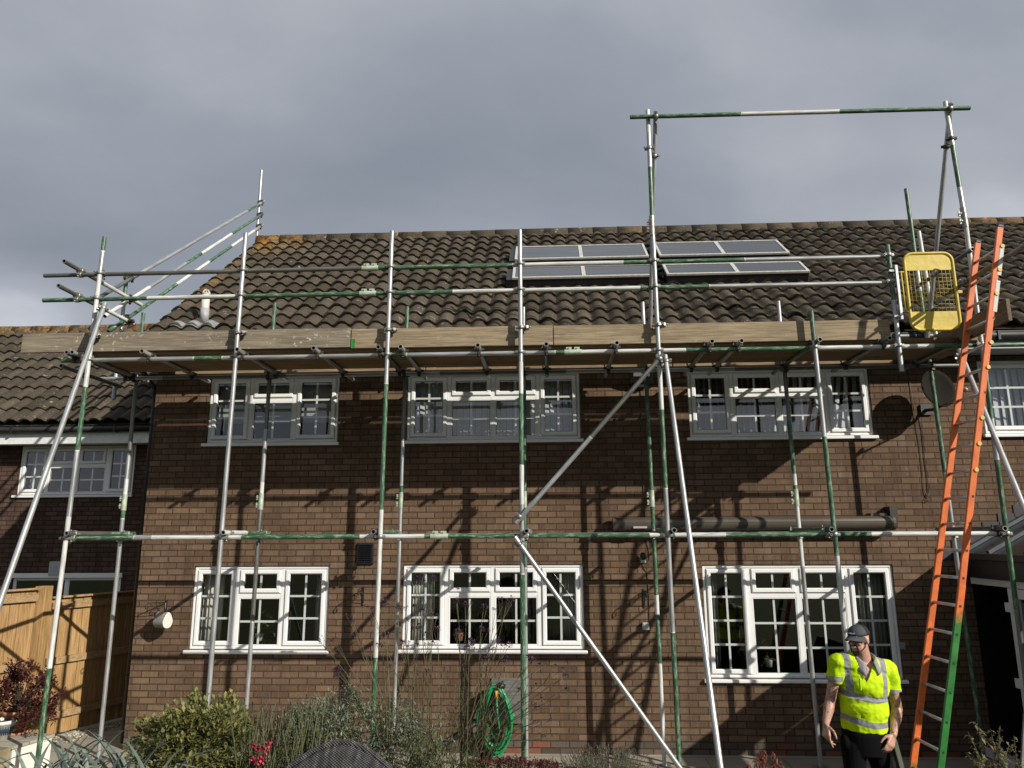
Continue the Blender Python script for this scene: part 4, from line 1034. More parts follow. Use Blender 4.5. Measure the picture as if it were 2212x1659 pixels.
gq = [at(1953, 547.5, 7.90), at(2057, 547, 7.90), at(2074, 711, 7.90), at(1968, 713.4, 7.90)]
gw = ((gq[1].x - gq[0].x) + (gq[2].x - gq[3].x)) / 2; gx = (gq[0].x + gq[3].x) / 2 ; gz0 = (gq[2].z + gq[3].z) / 2; gz1 = (gq[0].z + gq[1].z) / 2; GYY = 7.90
gate = empty('safety_gate', (gx + gw / 2, GYY, gz0), 'yellow mesh safety gate hung on a pole at the top of the ladder', 'gate')
def rrect(x0, x1, z0, z1, r, n=6):
    pts = []
    for (cx_, cz_, a0) in ((x1 - r, z1 - r, 0), (x0 + r, z1 - r, 90), (x0 + r, z0 + r, 180), (x1 - r, z0 + r, 270)):
        for k in range(n + 1):
            a = R_(a0 + 90 * k / n); pts.append((cx_ + r * math.cos(a), cz_ + r * math.sin(a)))
    return pts
b = MB(); pts = [Vector((x, GYY, z)) for x, z in rrect(gx, gx + gw, gz0, gz1, .095)]
b.path(pts + pts[:2], .0165, 10, caps=False); b.build('frame', M['yellow'], gate)
mz0, mz1 = gz0 + .235 * (gz1 - gz0), gz0 + .775 * (gz1 - gz0)
for (za, zb_) in ((mz1, gz1 - .012), (gz0 + .012, mz0)):
    b = MB(); rr_ = [(x, z) for x, z in rrect(gx + .012, gx + gw - .012, gz0 + .012, gz1 - .012, .085)]
    poly = [(x, max(za, min(zb_, z))) for x, z in rr_]
    A = [b.vert((x, GYY - .003, z)) for x, z in poly]; B = [b.vert((x, GYY + .003, z)) for x, z in poly]; b.face(A); b.face(B[::-1]); b.bridge(B, A); b.build('plate', M['yellow'], gate)
b = MB()
for k in range(1, 12): x = gx + gw * k / 12; b.path([(x, GYY, mz0 - .01), (x, GYY, mz1 + .01)], .0019, 5)
for k in range(1, 11): z = mz0 + (mz1 - mz0) * k / 11; b.path([(gx + .01, GYY + .004, z), (gx + gw - .01, GYY + .004, z)], .0019, 5)
b.build('mesh', M['yellow'], gate)
b = MB(); b.box(gx + gw + .005, gx + gw + .055, GYY - .02, GYY + .02, gz0 + .46 * (gz1 - gz0), gz0 + .50 * (gz1 - gz0)); b.build('latch', M['yellow'], gate, bevel=.004)
hx = gx - .095
b = MB(); b.box(hx - .014, hx + .014, GYY - .014, GYY + .014, gz0 + .12, gz1 - .13); hp = b.build('hinge_post', M['alu'], gate, bevel=.003)
for z in (gz0 + .16, gz1 - .19):
    b = MB(); b.box(hx - .075, hx - .014, GYY - .004, GYY + .03, z - .012, z + .012); b.build('post_clip', M['coupler'], hp)
b = MB(); b.path([(gx - .045, GYY, gz0 + .20), (gx - .045, GYY, gz1 - .20)], .008, 8)
for z in (gz0 + .21, gz1 - .21): b.path([(hx, GYY, z), (gx + .01, GYY, z)], .008, 8)
b.build('hinge_rod', M['yellow'], gate)

# ================================================================ on the wall
def wpt(px, py, out=0.0): return at(px, py, WY - out)
M['dish'] = plain('grey_mesh_dish', (.016, .0145, .011), .9, 0, .2, 9., 0, .1)
M['iron_'] = plain('grey_plate', (.05, .05, .05), .6)
M['steel'] = plain('zinc_steel', (.32, .32, .31), .45, .6, .2)
M['cable'] = plain('brown_cable', (.10, .06, .04), .5)
# satellite dish
dc = wpt(2028, 838, .36); sd = empty('satellite_dish', wpt(1995, 872), 'dark round mesh satellite dish on a bracket right of the upper window', 'satellite dish')
nv = Vector((.16, -.96, .20)).normalized(); xx = nv.cross(Vector((0, 0, 1))).normalized(); yy = xx.cross(nv)
b = MB(); b.smooth = True; prev = None
for r in (0.001, .06, .12, .18, .222, .225):
    z = .05 * (r / .225) ** 2 - .05 + (0.0 if r < .2245 else -.006)
    c = b.ring(dc + nv * z, xx, yy, r, 28, r * 1.12)
    if prev: b.bridge(prev, c)
    prev = c
c0 = [b.vert(dc + nv * -.012 + xx * (.225 * math.cos(2 * math.pi * k / 28)) + yy * (.252 * math.sin(2 * math.pi * k / 28))) for k in range(28)]; b.bridge(prev, c0)
for r in (.18, .10, .001):
    c = b.ring(dc + nv * (.05 * (r / .225) ** 2 - .062), xx, yy, r, 28, r * 1.12); b.bridge(c0, c); c0 = c
b.build('reflector', M['dish'], sd)
wb = wpt(1995, 884); b = MB(); b.box(wb.x - .05, wb.x + .09, WY - .03, WY - .002, wb.z - .08, wb.z + .06); b.build('wall_plate', M['iron_'], sd, bevel=.004)
b = MB(); b.path([wb + Vector((0, -.02, -.02)), wb + Vector((.06, -.16, -.03)), wb + Vector((.13, -.26, .02)), dc - nv * .10 + Vector((0, 0, -.08)), dc - nv * .08], .021, 10); b.build('mast', M['black'], sd)
la = dc + yy * -.25; lb = la + nv * .40 + Vector((0, 0, .06))
b = MB(); b.beam(la, lb, .022, .016); arm = b.build('arm', M['steel'], sd)
b = MB(); b.capsule(lb - xx * .01, lb - xx * .01 + Vector((-.02, -.01, .0)) - nv * .10 + Vector((0, 0, .015)), .022, .024, 10); b.build('receiver', M['fascia'], arm)
b = MB(); b.path([lb, lb + Vector((.01, 0, -.1)), lb + Vector((-.05, .05, -.17)), lb + Vector((-.12, .2, -.13)), la + Vector((-.1, .1, -.03)), wb + Vector((.05, -.04, -.02))], .0035, 6); b.build('lead', M['black'], sd)
def cable(label, pts, r=.0042, m='cable', name='cable'):
    b = MB(); b.path(pts, r, 6); return tag(b.build(name, M[m]), label, 'cable')
cable('brown aerial cable hanging down the wall left of the dish bracket', [wpt(1961, 800, .008), wpt(1968, 846, .010), wpt(1975, 893, .012), wpt(1986, 960, .010), wpt(1993, 1022, .010), wpt(1996, 1056, .012), wpt(2001, 1068, .02), wpt(2005, 1072, .02), wpt(2008, 1066, .02)])
cable('black dish cable looped at its lower end under the dish', [wpt(1990, 890, .03), wpt(1992, 930, .010), wpt(1997, 985, .010), wpt(2003, 1030, .010), wpt(2006, 1058, .012), wpt(2001, 1075, .02), wpt(1997, 1082, .02), wpt(2003, 1084, .02), wpt(2007, 1074, .02)], m='black')
cable('thin brown cable running down the wall between the middle and right windows', [wpt(1383, 822, .02), wpt(1384, 838, .008), wpt(1387, 960, .008), wpt(1390, 1060, .008), wpt(1393, 1120, .008)])
cable('thin brown cable from the motion sensor down to the grey junction box', [wpt(1393, 1216, .03), wpt(1397, 1230, .02), wpt(1394, 1222, .03), wpt(1398, 1236, .008), wpt(1402, 1290, .008), wpt(1404, 1360, .008), wpt(1403, 1369, .02), wpt(1397, 1371, .02), wpt(1395, 1362, .03)])
cable('short grey cable between the awning and the motion sensor', [wpt(1398, 1158, .03), wpt(1401, 1185, .008), wpt(1404, 1208, .01), wpt(1400, 1215, .02), wpt(1394, 1213, .03)])
# flood light
fl = wpt(1385, 812, .13); t = empty('flood_light', wpt(1385, 830), 'black floodlight on the wall right of the middle upper window', 'light')
b = MB(); Mx = Matrix.Translation(fl) @ Matrix.Rotation(R_(38), 4, 'X'); b.box(-.15, .15, -.028, .03, -.10, .09, Mx); b.build('body', M['black'], t, bevel=.012)
b = MB(); b.box(-.105, .105, -.032, -.0285, .01, .078, Mx); b.build('lens', plain('clouded_lens', (.46, .46, .42), .25), t)
b = MB(); b.path([fl + Vector((-.10, .02, -.03)), fl + Vector((-.10, .06, -.11)), fl + Vector((.10, .06, -.11)), fl + Vector((.10, .02, -.03))], .01, 6); b.box(fl.x - .04, fl.x + .04, WY - .08, WY - .002, fl.z - .14, fl.z - .06); b.build('bracket', M['black'], t)
# motion sensor, junction box
ps = wpt(1389, 1203, .07); t = empty('motion_sensor', wpt(1392, 1210), 'small black and grey motion sensor under the awning', 'sensor')
b = MB(); b.capsule(ps + Vector((0, 0, .02)), ps + Vector((0, 0, -.015)), .036, .036, 14); b.build('eye', M['black'], t)
b = MB(); b.lathe([(.034, -.075), (.037, -.06), (.03, -.035)], 14, Matrix.Translation(ps)); b.path([ps + Vector((0, .01, -.06)), ps + Vector((.01, .065, -.07))], .016, 8); b.build('base', M['fascia'], t)
jb = wpt(1394, 1352); b = MB(); b.box(jb.x - .042, jb.x + .042, WY - .062, WY - .002, jb.z - .045, jb.z + .045); t = b.build('junction_box', plain('grey_box', (.36, .37, .34), .5), loc=(jb.x, WY, jb.z), bevel=.009)
tag(t, 'small square grey junction box on the brick beside the tall window', 'junction box')
b = MB(); b.box(jb.x - .030, jb.x + .030, WY - .065, WY - .061, jb.z - .033, jb.z + .033); b.build('lid', plain('grey_lid', (.40, .41, .38), .45), t, bevel=.003)
# retracted awning
a0, a1 = wpt(1323, 1133, .10), wpt(1928, 1131, .10)
M['awn'] = plain('bronze_aluminium', (.105, .088, .070), .36, .35, .10, 2.0)
t = empty('awning', ((a0.x + a1.x) / 2, WY, a0.z), 'long closed bronze awning cassette above the tall lower window', 'awning')
prof = []
for k in range(20):
    an = 2 * math.pi * k / 20; c_, s_ = math.cos(an), math.sin(an)
    prof.append((WY - .105 + .098 * math.copysign(abs(c_) ** .75, c_), a0.z + .088 * math.copysign(abs(s_) ** .8, s_)))
b = MB(); b.smooth = True; A = [b.vert((a0.x + .03, y, z)) for y, z in prof]; B = [b.vert((a1.x - .03, y, z)) for y, z in prof]; b.bridge(B, A); b.smooth = False
b.box(a0.x + .05, a1.x - .05, WY - .205, WY - .19, a0.z + .015, a0.z + .022); b.build('cassette', M['awn'], t)
for x0_, x1_ in ((a0.x, a0.x + .032), (a1.x - .032, a1.x)):
    b = MB(); A = [b.vert((x0_, WY - .105 + (y - WY + .105) * 1.05, a0.z + (z - a0.z) * 1.06)) for y, z in prof]; B = [b.vert((x1_, WY - .105 + (y - WY + .105) * 1.05, a0.z + (z - a0.z) * 1.06)) for y, z in prof]; b.bridge(B, A); b.face(A); b.face(B[::-1]); b.build('end_cap', M['awn'], t)
b = MB(); b.box(a0.x + .25, a0.x + .42, WY - .212, WY - .204, a0.z - .05, a0.z - .025); b.build('badge', plain('pale_badge', (.42, .40, .36), .4), t)
q = wpt(1920, 1112, .05); b = MB(); b.box(q.x - .03, q.x + .06, WY - .16, WY - .002, q.z - .09, q.z + .10); b.build('end_bracket', plain('dark_bracket', (.03, .03, .03), .5), t)
b = MB(); b.box(q.x - .25, q.x - .05, WY - .12, WY - .002, a0.z + .09, a0.z + .12); b.build('fixing_clip', M['awn'], t)
# airbrick, brackets, nesting pouch
v0 = wpt(790, 1196); t = empty('air_vent', v0, 'black louvred air vent on the brick between the left and middle windows', 'vent')
b = MB(); b.box(v0.x - .11, v0.x + .11, WY - .03, WY - .002, v0.z - .135, v0.z + .135); b.build('frame', M['black'], t, bevel=.008)
b = MB(); Mx = None
for k in range(9):
    z = v0.z - .105 + k * .026; Mx = Matrix.Translation((v0.x, WY - .038, z)) @ Matrix.Rotation(R_(-35), 4, 'X')
    for (xa, xb) in ((-.085, -.004), (.004, .085)): b.box(xa, xb, -.014, .014, -.003, .003, Mx)
b.build('louvres', M['black'], t)
M['iron'] = plain('dark_iron', (.022, .020, .018), .55, .4, .3)
def bracket(px, py, L, label, rusty=False, yaw=0.0, drop=.17):
    w0 = wpt(px, py); m = M['iron']; t = empty('wall_bracket', w0, label, 'bracket', 'hanging basket brackets on the lower wall')
    b = MB(); b.box(w0.x - .011, w0.x + .011, WY - .012, WY - .002, w0.z - .20, w0.z + .03); b.build('back_plate', m, t)
    d = Vector((math.sin(yaw), -math.cos(yaw), 0)); o = Vector((w0.x, WY - .012, w0.z))
    b = MB(); P = [o + Vector((0, 0, 0)), o + d * L * .5 + Vector((0, 0, .012)), o + d * L * .9 + Vector((0, 0, .01)), o + d * L + Vector((0, 0, -.02)), o + d * (L * .97) + Vector((0, 0, -.055)), o + d * (L * .88) + Vector((0, 0, -.055)), o + d * (L * .86) + Vector((0, 0, -.03))]
    b.path(P, .006, 6); b.build('arm', m, t)
    b = MB(); P = [o + Vector((0, 0, -drop)), o + d * L * .35 + Vector((0, 0, -drop * .45)), o + d * L * .78 + Vector((0, 0, 0.0))]; b.path(P, .005, 6)
    c = o + d * L * .32 + Vector((0, 0, -.035)); b.path([c + d * (.035 * math.cos(a)) + Vector((0, 0, .03 * math.sin(a))) for a in [k * .5 for k in range(13)]], .004, 5); b.build('scroll', m, t)
bracket(360, 1302, .28, 'black iron bracket holding the nesting pouch, left of the lower left window', yaw=-.55)
bracket(785, 1272, .28, 'black iron bracket below the black air vent')
bracket(1390, 1277, .30, 'black iron bracket above the grey junction box')
M['felt'] = plain('grey_woven_felt', (.25, .235, .21), .95, 0, .45, 40.0, .6); M['felt_in'] = plain('white_felt', (.58, .56, .50), .9, 0, .06)
pc_ = wpt(352, 1341, .16); t = empty('nesting_pouch', pc_, 'teardrop shaped grey and white bird pouch hanging from an iron bracket', 'bird pouch')
b = MB(); n = 22; prof = []
for k in range(n):
    a = 2 * math.pi * k / n; sa_ = math.sin(a); prof.append((.078 * math.copysign(abs(math.cos(a)) ** .8, math.cos(a)) * (1.0 if sa_ < 0 else 1 - .38 * sa_), .088 * sa_ * (1.0 if sa_ < 0 else 1.25)))
Mx = Matrix.Translation(pc_) @ Matrix.Rotation(R_(68), 4, 'Z')
b.smooth = True; A = [b.vert(Mx @ Vector((x, -.085, z))) for x, z in prof]; B = [b.vert(Mx @ Vector((x, .085, z))) for x, z in prof]; b.bridge(A, B); b.build('pouch', M['felt'], t)
b = MB(); Mi = Mx
A = [b.vert(Mx @ Vector((x * .97, -.084, z * .97))) for x, z in prof]; b.face(A); b.build('face', M['felt_in'], t); b = MB(); B = [b.vert(Mx @ Vector((x * .97, .084, z * .97))) for x, z in prof]; b.face(B[::-1]); b.build('face', M['felt_in'], t)
hk = wpt(359, 1302, .17); b = MB(); b.path([pc_ + Vector((0, 0, .09)), pc_.lerp(hk, .6) + Vector((0.004, 0, .03)), Vector((pc_.x + .02, hk.y, hk.z - .0))], .0045, 6); b.build('cord', M['felt'], t)

# ================================================================ hose on its hook
hp_ = wpt(1103, 1525); M['grey_board'] = wood_mat('grey_board', (.085, .082, .075), (.20, .195, .18), 0, .7)
b = MB(); b.box(wpt(1062, 1500).x, wpt(1143, 1500).x, WY - .03, WY - .002, wpt(1100, 1562).z, wpt(1100, 1464).z); tag(b.build('backing_board', M['grey_board'], loc=(hp_.x, WY, hp_.z), bevel=.004), 'weathered grey board fixed to the wall behind the green hose', 'board')
M['hose'] = plain('green_hose', (.010, .22, .075), .35, 0, .12, 6.0)
hc = wpt(1070, 1540, .10); t = empty('garden_hose', wpt(1072, 1480, .1), 'bright green garden hose coiled on a wall hook', 'hose')
b = MB(); pts = []; hr = random.Random(3); topz = wpt(1072, 1478).z
turns = 11
for j in range(turns):
    lowz = topz - hr.uniform(.66, .83); wd = hr.uniform(.135, .215); dx_ = hr.uniform(-.025, .02); dy_ = -.03 - .010 * j
    for k in range(26):
        a = math.pi / 2 + 2 * math.pi * k / 26
        zc_ = (topz + lowz) / 2; hz = (topz - lowz) / 2
        pts.append((hc.x + dx_ + wd * math.cos(a) * (1 - .22 * max(0, math.sin(a))), WY - .06 + dy_ * .9 + .02 * math.sin(3 * a + j), zc_ + hz * math.sin(a)))
b.path(pts, .0125, 8); b.build('coil', M['hose'], t)
b = MB(); b.path([(hc.x + .02, WY - .17, topz - .12), (hc.x + .03, WY - .18, topz - .3), (hc.x + .06, WY - .17, topz - .5), (hc.x + .02, WY - .14, topz - .62), (hc.x - .1, WY - .12, topz - .45)], .0105, 8); b.build('free_end', M['hose'], t)
b = MB(); b.cyl((hc.x + .02, WY - .17, topz - .13), (hc.x + .02, WY - .17, topz - .045), .019, 12); b.build('connector', plain('orange_connector', (.72, .36, .04), .4), t)
b = MB(); b.path([(hc.x + .02, WY - .01, topz - .02), (hc.x + .02, WY - .12, topz - .02), (hc.x + .06, WY - .18, topz + .03), (hc.x + .12, WY - .17, topz + .0)], .03, 10); b.path([(hc.x - .04, WY - .04, topz - .08), (hc.x - .045, WY - .05, topz - .4)], .012, 8); b.build('hook', M['black'], t)
b = MB(); b.path([wpt(835, 1660, .25), wpt(940, 1625, .2), wpt(1010, 1575, .16), wpt(1050, 1545, .10)], .03, 8); tag(b.build('water_pipe', M['black']), 'dark pipe on the wall running down left from the hose hook', 'pipe')
# small latch plate and an earthing clip on the right of the tall window
q = wpt(1949, 1395); b = MB(); b.box(q.x - .03, q.x + .03, WY - .02, WY - .002, q.z - .04, q.z + .04); b.cyl((q.x, WY - .02, q.z), (q.x, WY - .03, q.z), .012, 8); tag(b.build('cabin_hook_plate', M['steel'], bevel=.003), 'small metal hook plate on the shaded brick right of the tall window', 'hook plate')

# ================================================================ behind the glass
def slats(name, x0, x1, z0, z1, Y, m, label, cat, n, gap=.0, tilt=.5, lean=0.0, group=None, seed=0):
    b = MB(); rr = random.Random(seed); w_ = (x1 - x0) / n
    for k in range(n):
        xc = x0 + w_ * (k + .5); tl_ = tilt + rr.uniform(-.12, .12); l_ = lean * rr.uniform(.2, 1.0)
        Mx = Matrix.Translation((xc, Y, z1)) @ Matrix.Rotation(tl_, 4, 'Z') @ Matrix.Rotation(l_, 4, 'Y')
        b.box(-w_ * (.5 - gap), w_ * (.5 - gap), -.0015, .0015, z0 - z1, 0, Mx)
    b.box(x0, x1, Y - .02, Y + .02, z1, z1 + .03)
    return tag(b.build(name, m), label, cat, group)
def drape(x0, x1, z0, z1, Y, m, label, folds=7, amp=.014):
    b = MB(); n = folds * 8; b.smooth = True
    A = []; B = []
    for k in range(n + 1):
        x = x0 + (x1 - x0) * k / n; y = Y + amp * math.sin(2 * math.pi * folds * k / n) + amp * .4 * math.sin(5.1 * k / n * folds)
        A.append(b.vert((x, y, z0))); B.append(b.vert((x, y + .01, z1)))
    for k in range(n): b.face((A[k], A[k + 1], B[k + 1], B[k]))
    o = b.build('curtain', m); s_ = o.modifiers.new('thick', 'SOLIDIFY'); s_.thickness = .004
    return tag(o, label, 'curtain')
def fabric(name, col, stripes=None):
    g = G(name); co = g.co(); c = col
    if stripes:
        o = g.xyz(co); c = g.mix(g.math('GREATER_THAN', g.math('SINE', g.math('MULTIPLY', o[0], stripes)), .1), col, tuple(a * .55 for a in col))
    g.out(g.mix(.5, c, g.ramp(g.noise(co, 14.0, 3.0), [(.3, .75), (.7, 1.1)]), 'MULTIPLY'), .9, 0, .1)
    tl_ = g.n('ShaderNodeBsdfTranslucent'); g.put(tl_.inputs['Color'], c); mxs = g.n('ShaderNodeMixShader', {0: .25}); g.t.links.new(g.b.outputs[0], mxs.inputs[1]); g.t.links.new(tl_.outputs[0], mxs.inputs[2]); g.t.links.new(mxs.outputs[0], g.t.nodes['Material Output'].inputs['Surface'])
    return g.m
M['net'] = fabric('white_curtain_cloth', (.72, .71, .66)); M['stripe'] = fabric('striped_curtain_cloth', (.70, .70, .64), 330.0); M['blind'] = fabric('grey_blind_cloth', (.66, .69, .71)); M['dblind'] = fabric('slate_blind_cloth', (.24, .25, .255)); M['roller'] = fabric('pale_roller_cloth', (.50, .51, .49)); M['navy'] = fabric('blue_grey_cloth', (.055, .065, .085)); M['greyc'] = fabric('grey_curtain_cloth', (.38, .38, .355), 260.0)
iY = WY + .20
W = WIN
drape(W[0][0] + .06, W[0][0] + .33, 1.20, 2.18, iY, M['net'], 'white curtain at the left of the lower left window', 5)
drape(W[0][1] - .22, W[0][1] - .06, 1.20, 2.18, iY, M['greyc'], 'grey curtain at the right of the lower left window', 4)
drape(W[1][0] + .06, W[1][0] + .36, 1.22, 2.20, iY, M['stripe'], 'pale striped curtain at the left of the lower middle window', 7, .008)
drape(W[1][1] - .30, W[1][1] - .08, 1.22, 2.20, iY, M['greyc'], 'grey curtain at the right of the lower middle window', 5, .010)
drape(W[2][0] + .06, W[2][0] + .22, .9, 2.18, iY, M['greyc'], 'grey curtain at the left of the tall window', 4, .02)
drape(W[2][1] - .36, W[2][1] - .08, .9, 2.18, iY, M['greyc'], 'grey curtain at the right of the tall window, behind the man', 6, .02)
# roller blinds and scalloped valance in the upper left window
for k, (xa, xb) in enumerate(((W[3][0] + .05, W[3][0] + .57), (W[3][0] + .58, W[3][0] + 1.17), (W[3][0] + 1.18, W[3][1] - .05))):
    b = MB(); b.box(xa + .01, xb - .01, iY, iY + .003, 4.12, 4.70); tag(b.build('roller_blind', M['roller']), 'pale roller blind behind the ' + ('left', 'middle', 'right')[k] + ' pane of the upper left window', 'blind', 'roller blinds in the upper left window')
b = MB(); n = 90; A = []; B = []
for k in range(n + 1):
    x = W[3][0] + .05 + (W[3][1] - W[3][0] - .1) * k / n; A.append(b.vert((x, iY + .06, 3.84))); B.append(b.vert((x, iY + .06, 4.14 + .035 * abs(math.sin(k / n * math.pi * 7)))))
for k in range(n): b.face((A[k], A[k + 1], B[k + 1], B[k]))
tag(b.build('scalloped_blind', M['navy']), 'dark blue scalloped cloth across the bottom of the upper left window', 'blind')
slats('vertical_blind', W[4][0] + .06, W[4][1] - .06, 3.86, 4.66, iY, M['blind'], 'grey vertical blind filling the upper middle window', 'blind', 26, .02, .25, 0, None, 1)
slats('vertical_blind', W[5][0] + .06, W[5][0] + 1.15, 3.86, 4.66, iY + .02, M['dblind'], 'dark half open vertical blind at the left of the upper right window', 'blind', 13, .18, .75, 0, None, 2)
slats('vertical_blind', W[5][0] + 1.22, W[5][1] - .06, 3.86, 4.66, iY, M['blind'], 'pale vertical blind hanging askew at the right of the upper right window', 'blind', 11, .16, .35, .22, None, 3)
slats('vertical_blind', W[6][0] + .06, W[6][1] - .06, 3.86, 4.72, iY, M['blind'], 'pale vertical blind in the window above the conservatory', 'blind', 18, .03, .35, 0, None, 4)
NI = NY + .25
drape(NW[0] + .06, NW[0] + .30, 3.36, 4.1, NI, M['net'], 'white curtain in the upper window of the lower house', 4, .02)
# ================================================================ plants
pr = random.Random(21)
def leaf(mb, p, d, L, Wd, droop=.25, fold=.15, up=Vector((0, 0, 1))):
    d = d.normalized(); s = d.cross(up)
    if s.length < 1e-3: s = Vector((1, 0, 0))
    s.normalize(); n = s.cross(d)
    a = p; m = p + d * (L * .5) + n * (fold * Wd) ; t = p + d * L - up * (droop * L)
    l = p + d * (L * .45) + s * (Wd * .5); r = p + d * (L * .45) - s * (Wd * .5)
    i = [mb.vert(q) for q in (a, l, t, r)]
    c = mb.vert(p + d * (L * .48) - n * (fold * Wd * .5))
    mb.face((i[0], i[1], c)); mb.face((i[1], i[2], c)); mb.face((i[2], i[3], c)); mb.face((i[3], i[0], c))
def rdir(zmin=-1.0):
    while True:
        v = Vector((pr.uniform(-1, 1), pr.uniform(-1, 1), pr.uniform(zmin, 1)))
        if .05 < v.length < 1: return v.normalized()
def plant(name, base, label, cat, group=None):
    return empty(name, base, label, cat, group)
def bush(root, c, rx, ry, rz, n, L, Wd, mat, lean=.4, clump=22, cl_r=.22, droop=.3, stems=None, inner=.25):
    """crown of leaves gathered in clumps through a dome volume"""
    mb = MB(); c = Vector(c); cl = []
    for k in range(clump):
        d = rdir(-.55); q = pr.uniform(.55, 1.0); cl.append((c + Vector((d.x * rx, d.y * ry, max(0, d.z) * rz)) * 1.0 * 1 if False else Vector((c.x + d.x * rx * q, c.y + d.y * ry * q, c.z + d.z * rz * q)), pr.uniform(.6, 1.2), pr.random()))
    for k in range(n):
        q, s, tone = cl[k % clump]; e = rdir(); rr_ = cl_r * s * pr.uniform(.2, 1.0)
        p = q + Vector((e.x * rx, e.y * ry, e.z * rz)) * rr_
        if k % 9 == 0: e2 = rdir(-.2); p = c + Vector((e2.x * rx, e2.y * ry, e2.z * rz)) * pr.uniform(inner, 1.02)
        d = (p - c); d = Vector((d.x / rx, d.y / ry, d.z / rz + .35)).normalized() * lean + rdir(-.3) * (1 - lean)
        mb.cur = min(1, max(0, tone * .5 + pr.random() * .5)); k_ = pr.uniform(.6, 1.15)
        leaf(mb, p, d, L * k_, Wd * k_, droop)
    mb.build('foliage', mat, root, attr='leaf')
    if stems:
        st = MB()
        for k in range(stems[0]):
            q, s, tone = cl[pr.randrange(clump)]; st.path([Vector((c.x + pr.uniform(-.2, .2) * rx, c.y + pr.uniform(-.2, .2) * ry, stems[2])), c.lerp(q, .4) + Vector((0, 0, .02)), q], [.008, .005, .002], 5)
        st.build('stems', stems[1], root)
def spikes(mb, p0, h, n, L, Wd, lean=Vector((0, 0, 0)), ang=.9):
    """upright stem clothed with narrow leaves"""
    for k in range(n):
        t = k / n; p = p0 + Vector((0, 0, h * t)) + lean * t * t; a = k * 2.4 + pr.random(); d = Vector((math.cos(a), math.sin(a), ang))
        mb.cur = pr.random(); leaf(mb, p + Vector((.02 * math.sin(3 * t + p0.x * 40), .02 * math.sin(2.3 * t + p0.x * 70), 0)) * t, d, L * (1.1 - .55 * t) * pr.uniform(.6, 1.3), Wd, .05)
TZ_ = .72                          # level of the planted terrace
L_ = leaf_mat
M['sage'] = L_('sage_leaf', [(.075, .092, .030), (.155, .168, .055), (.235, .235, .085), (.34, .29, .075)])
M['rosemary'] = L_('rosemary_leaf', [(.028, .038, .014), (.055, .068, .026), (.10, .115, .055)])
M['heath'] = L_('heath_leaf', [(.022, .014, .008), (.055, .032, .018), (.10, .06, .032)], .1)
M['silver'] = L_('silver_leaf', [(.12, .145, .135), (.22, .25, .235), (.36, .39, .37)])
M['budd'] = L_('grey_green_leaf', [(.080, .100, .060), (.150, .178, .112), (.25, .28, .20), (.36, .38, .29)])
M['low'] = L_('low_green_leaf', [(.03, .045, .012), (.065, .085, .02), (.14, .13, .03)])
M['stem'] = plain('green_stem', (.085, .09, .035), .8, 0, .3); M['brown_stem'] = plain('brown_stem', (.06, .042, .025), .85, 0, .3)
M['sedum'] = L_('dark_red_leaf', [(.03, .008, .008), (.075, .014, .014), (.13, .03, .02)], .1)
M['redbush'] = L_('maroon_leaf', [(.035, .010, .010), (.075, .018, .017), (.14, .035, .028)], .15)
M['rust'] = L_('rust_leaf', [(.06, .02, .014), (.16, .05, .03), (.25, .09, .05)], .15)
M['leek'] = L_('leek_leaf', [(.085, .115, .100), (.13, .17, .145), (.21, .25, .20)], .12, .5)
M['straw'] = L_('yellowed_leaf', [(.07, .07, .03), (.15, .14, .06), (.24, .20, .09)], .25)
M['purple'] = L_('verbena_head', [(.030, .014, .020), (.075, .030, .055), (.17, .085, .18)], .1)
M['pink'] = L_('pink_petal', [(.45, .02, .06), (.62, .045, .11), (.72, .12, .2)], .25)

# the big sage
c = at(425, 1600, 5.75); s = plant('sage_bush', (c.x, c.y, TZ_), 'rounded yellow green sage bush with broad leaves, left of the flower bed', 'bush')
rx_ = at(560, 1600, 5.75).x - c.x; top = at(420, 1508, 5.75).z
bush(s, (c.x, c.y, 1.05), rx_ * .96, .42, top - 1.05, 7500, .064, .027, M['sage'], .55, 120, .20, .25, (40, M['brown_stem'], TZ_))
bush(s, (c.x - .05, c.y - .12, .86), rx_ * 1.02, .42, .36, 4200, .064, .027, M['sage'], .5, 80, .22, .25)
c2 = at(320, 1655, 5.6); mb = MB()
# rosemary sprigs
c = at(590, 1640, 5.55); s = plant('rosemary_plant', (c.x, c.y, TZ_), 'upright spiky rosemary between the sage and the pink flowers', 'herb')
mb = MB(); st = MB()
for k in range(95):
    x = at(pr.uniform(515, 690), 1600, 5.5).x; y = pr.uniform(5.35, 5.85); h = pr.uniform(.35, .70); ln = Vector((pr.uniform(-.1, .1), pr.uniform(-.06, .06), 0)); p0 = Vector((x, y, TZ_))
    spikes(mb, p0, h, int(h * 120), .032, .0055, ln); st.path([p0, p0 + Vector((0, 0, h * .5)) + ln * .25, p0 + Vector((0, 0, h)) + ln], .003, 5)
mb.build('foliage', M['rosemary'], s, attr='leaf'); st.build('stems', M['stem'], s)
c = at(575, 1570, 6.0); s = plant('heather_plant', (c.x, c.y, TZ_), 'brown faded heather behind the rosemary', 'plant'); mb = MB(); st = MB()
for k in range(110):
    x = at(pr.uniform(520, 760), 1600, 6.0).x; h = pr.uniform(.45, .66); p0 = Vector((x, pr.uniform(5.85, 6.25), TZ_)); ln = Vector((pr.uniform(-.12, .12), 0, 0)); spikes(mb, p0 + Vector((0, 0, h * .35)), h * .65, 46, .016, .008, ln); st.path([p0, p0 + Vector((0, 0, h)) + ln], .003, 4)
mb.build('foliage', M['heath'], s, attr='leaf'); st.build('stems', M['brown_stem'], s)
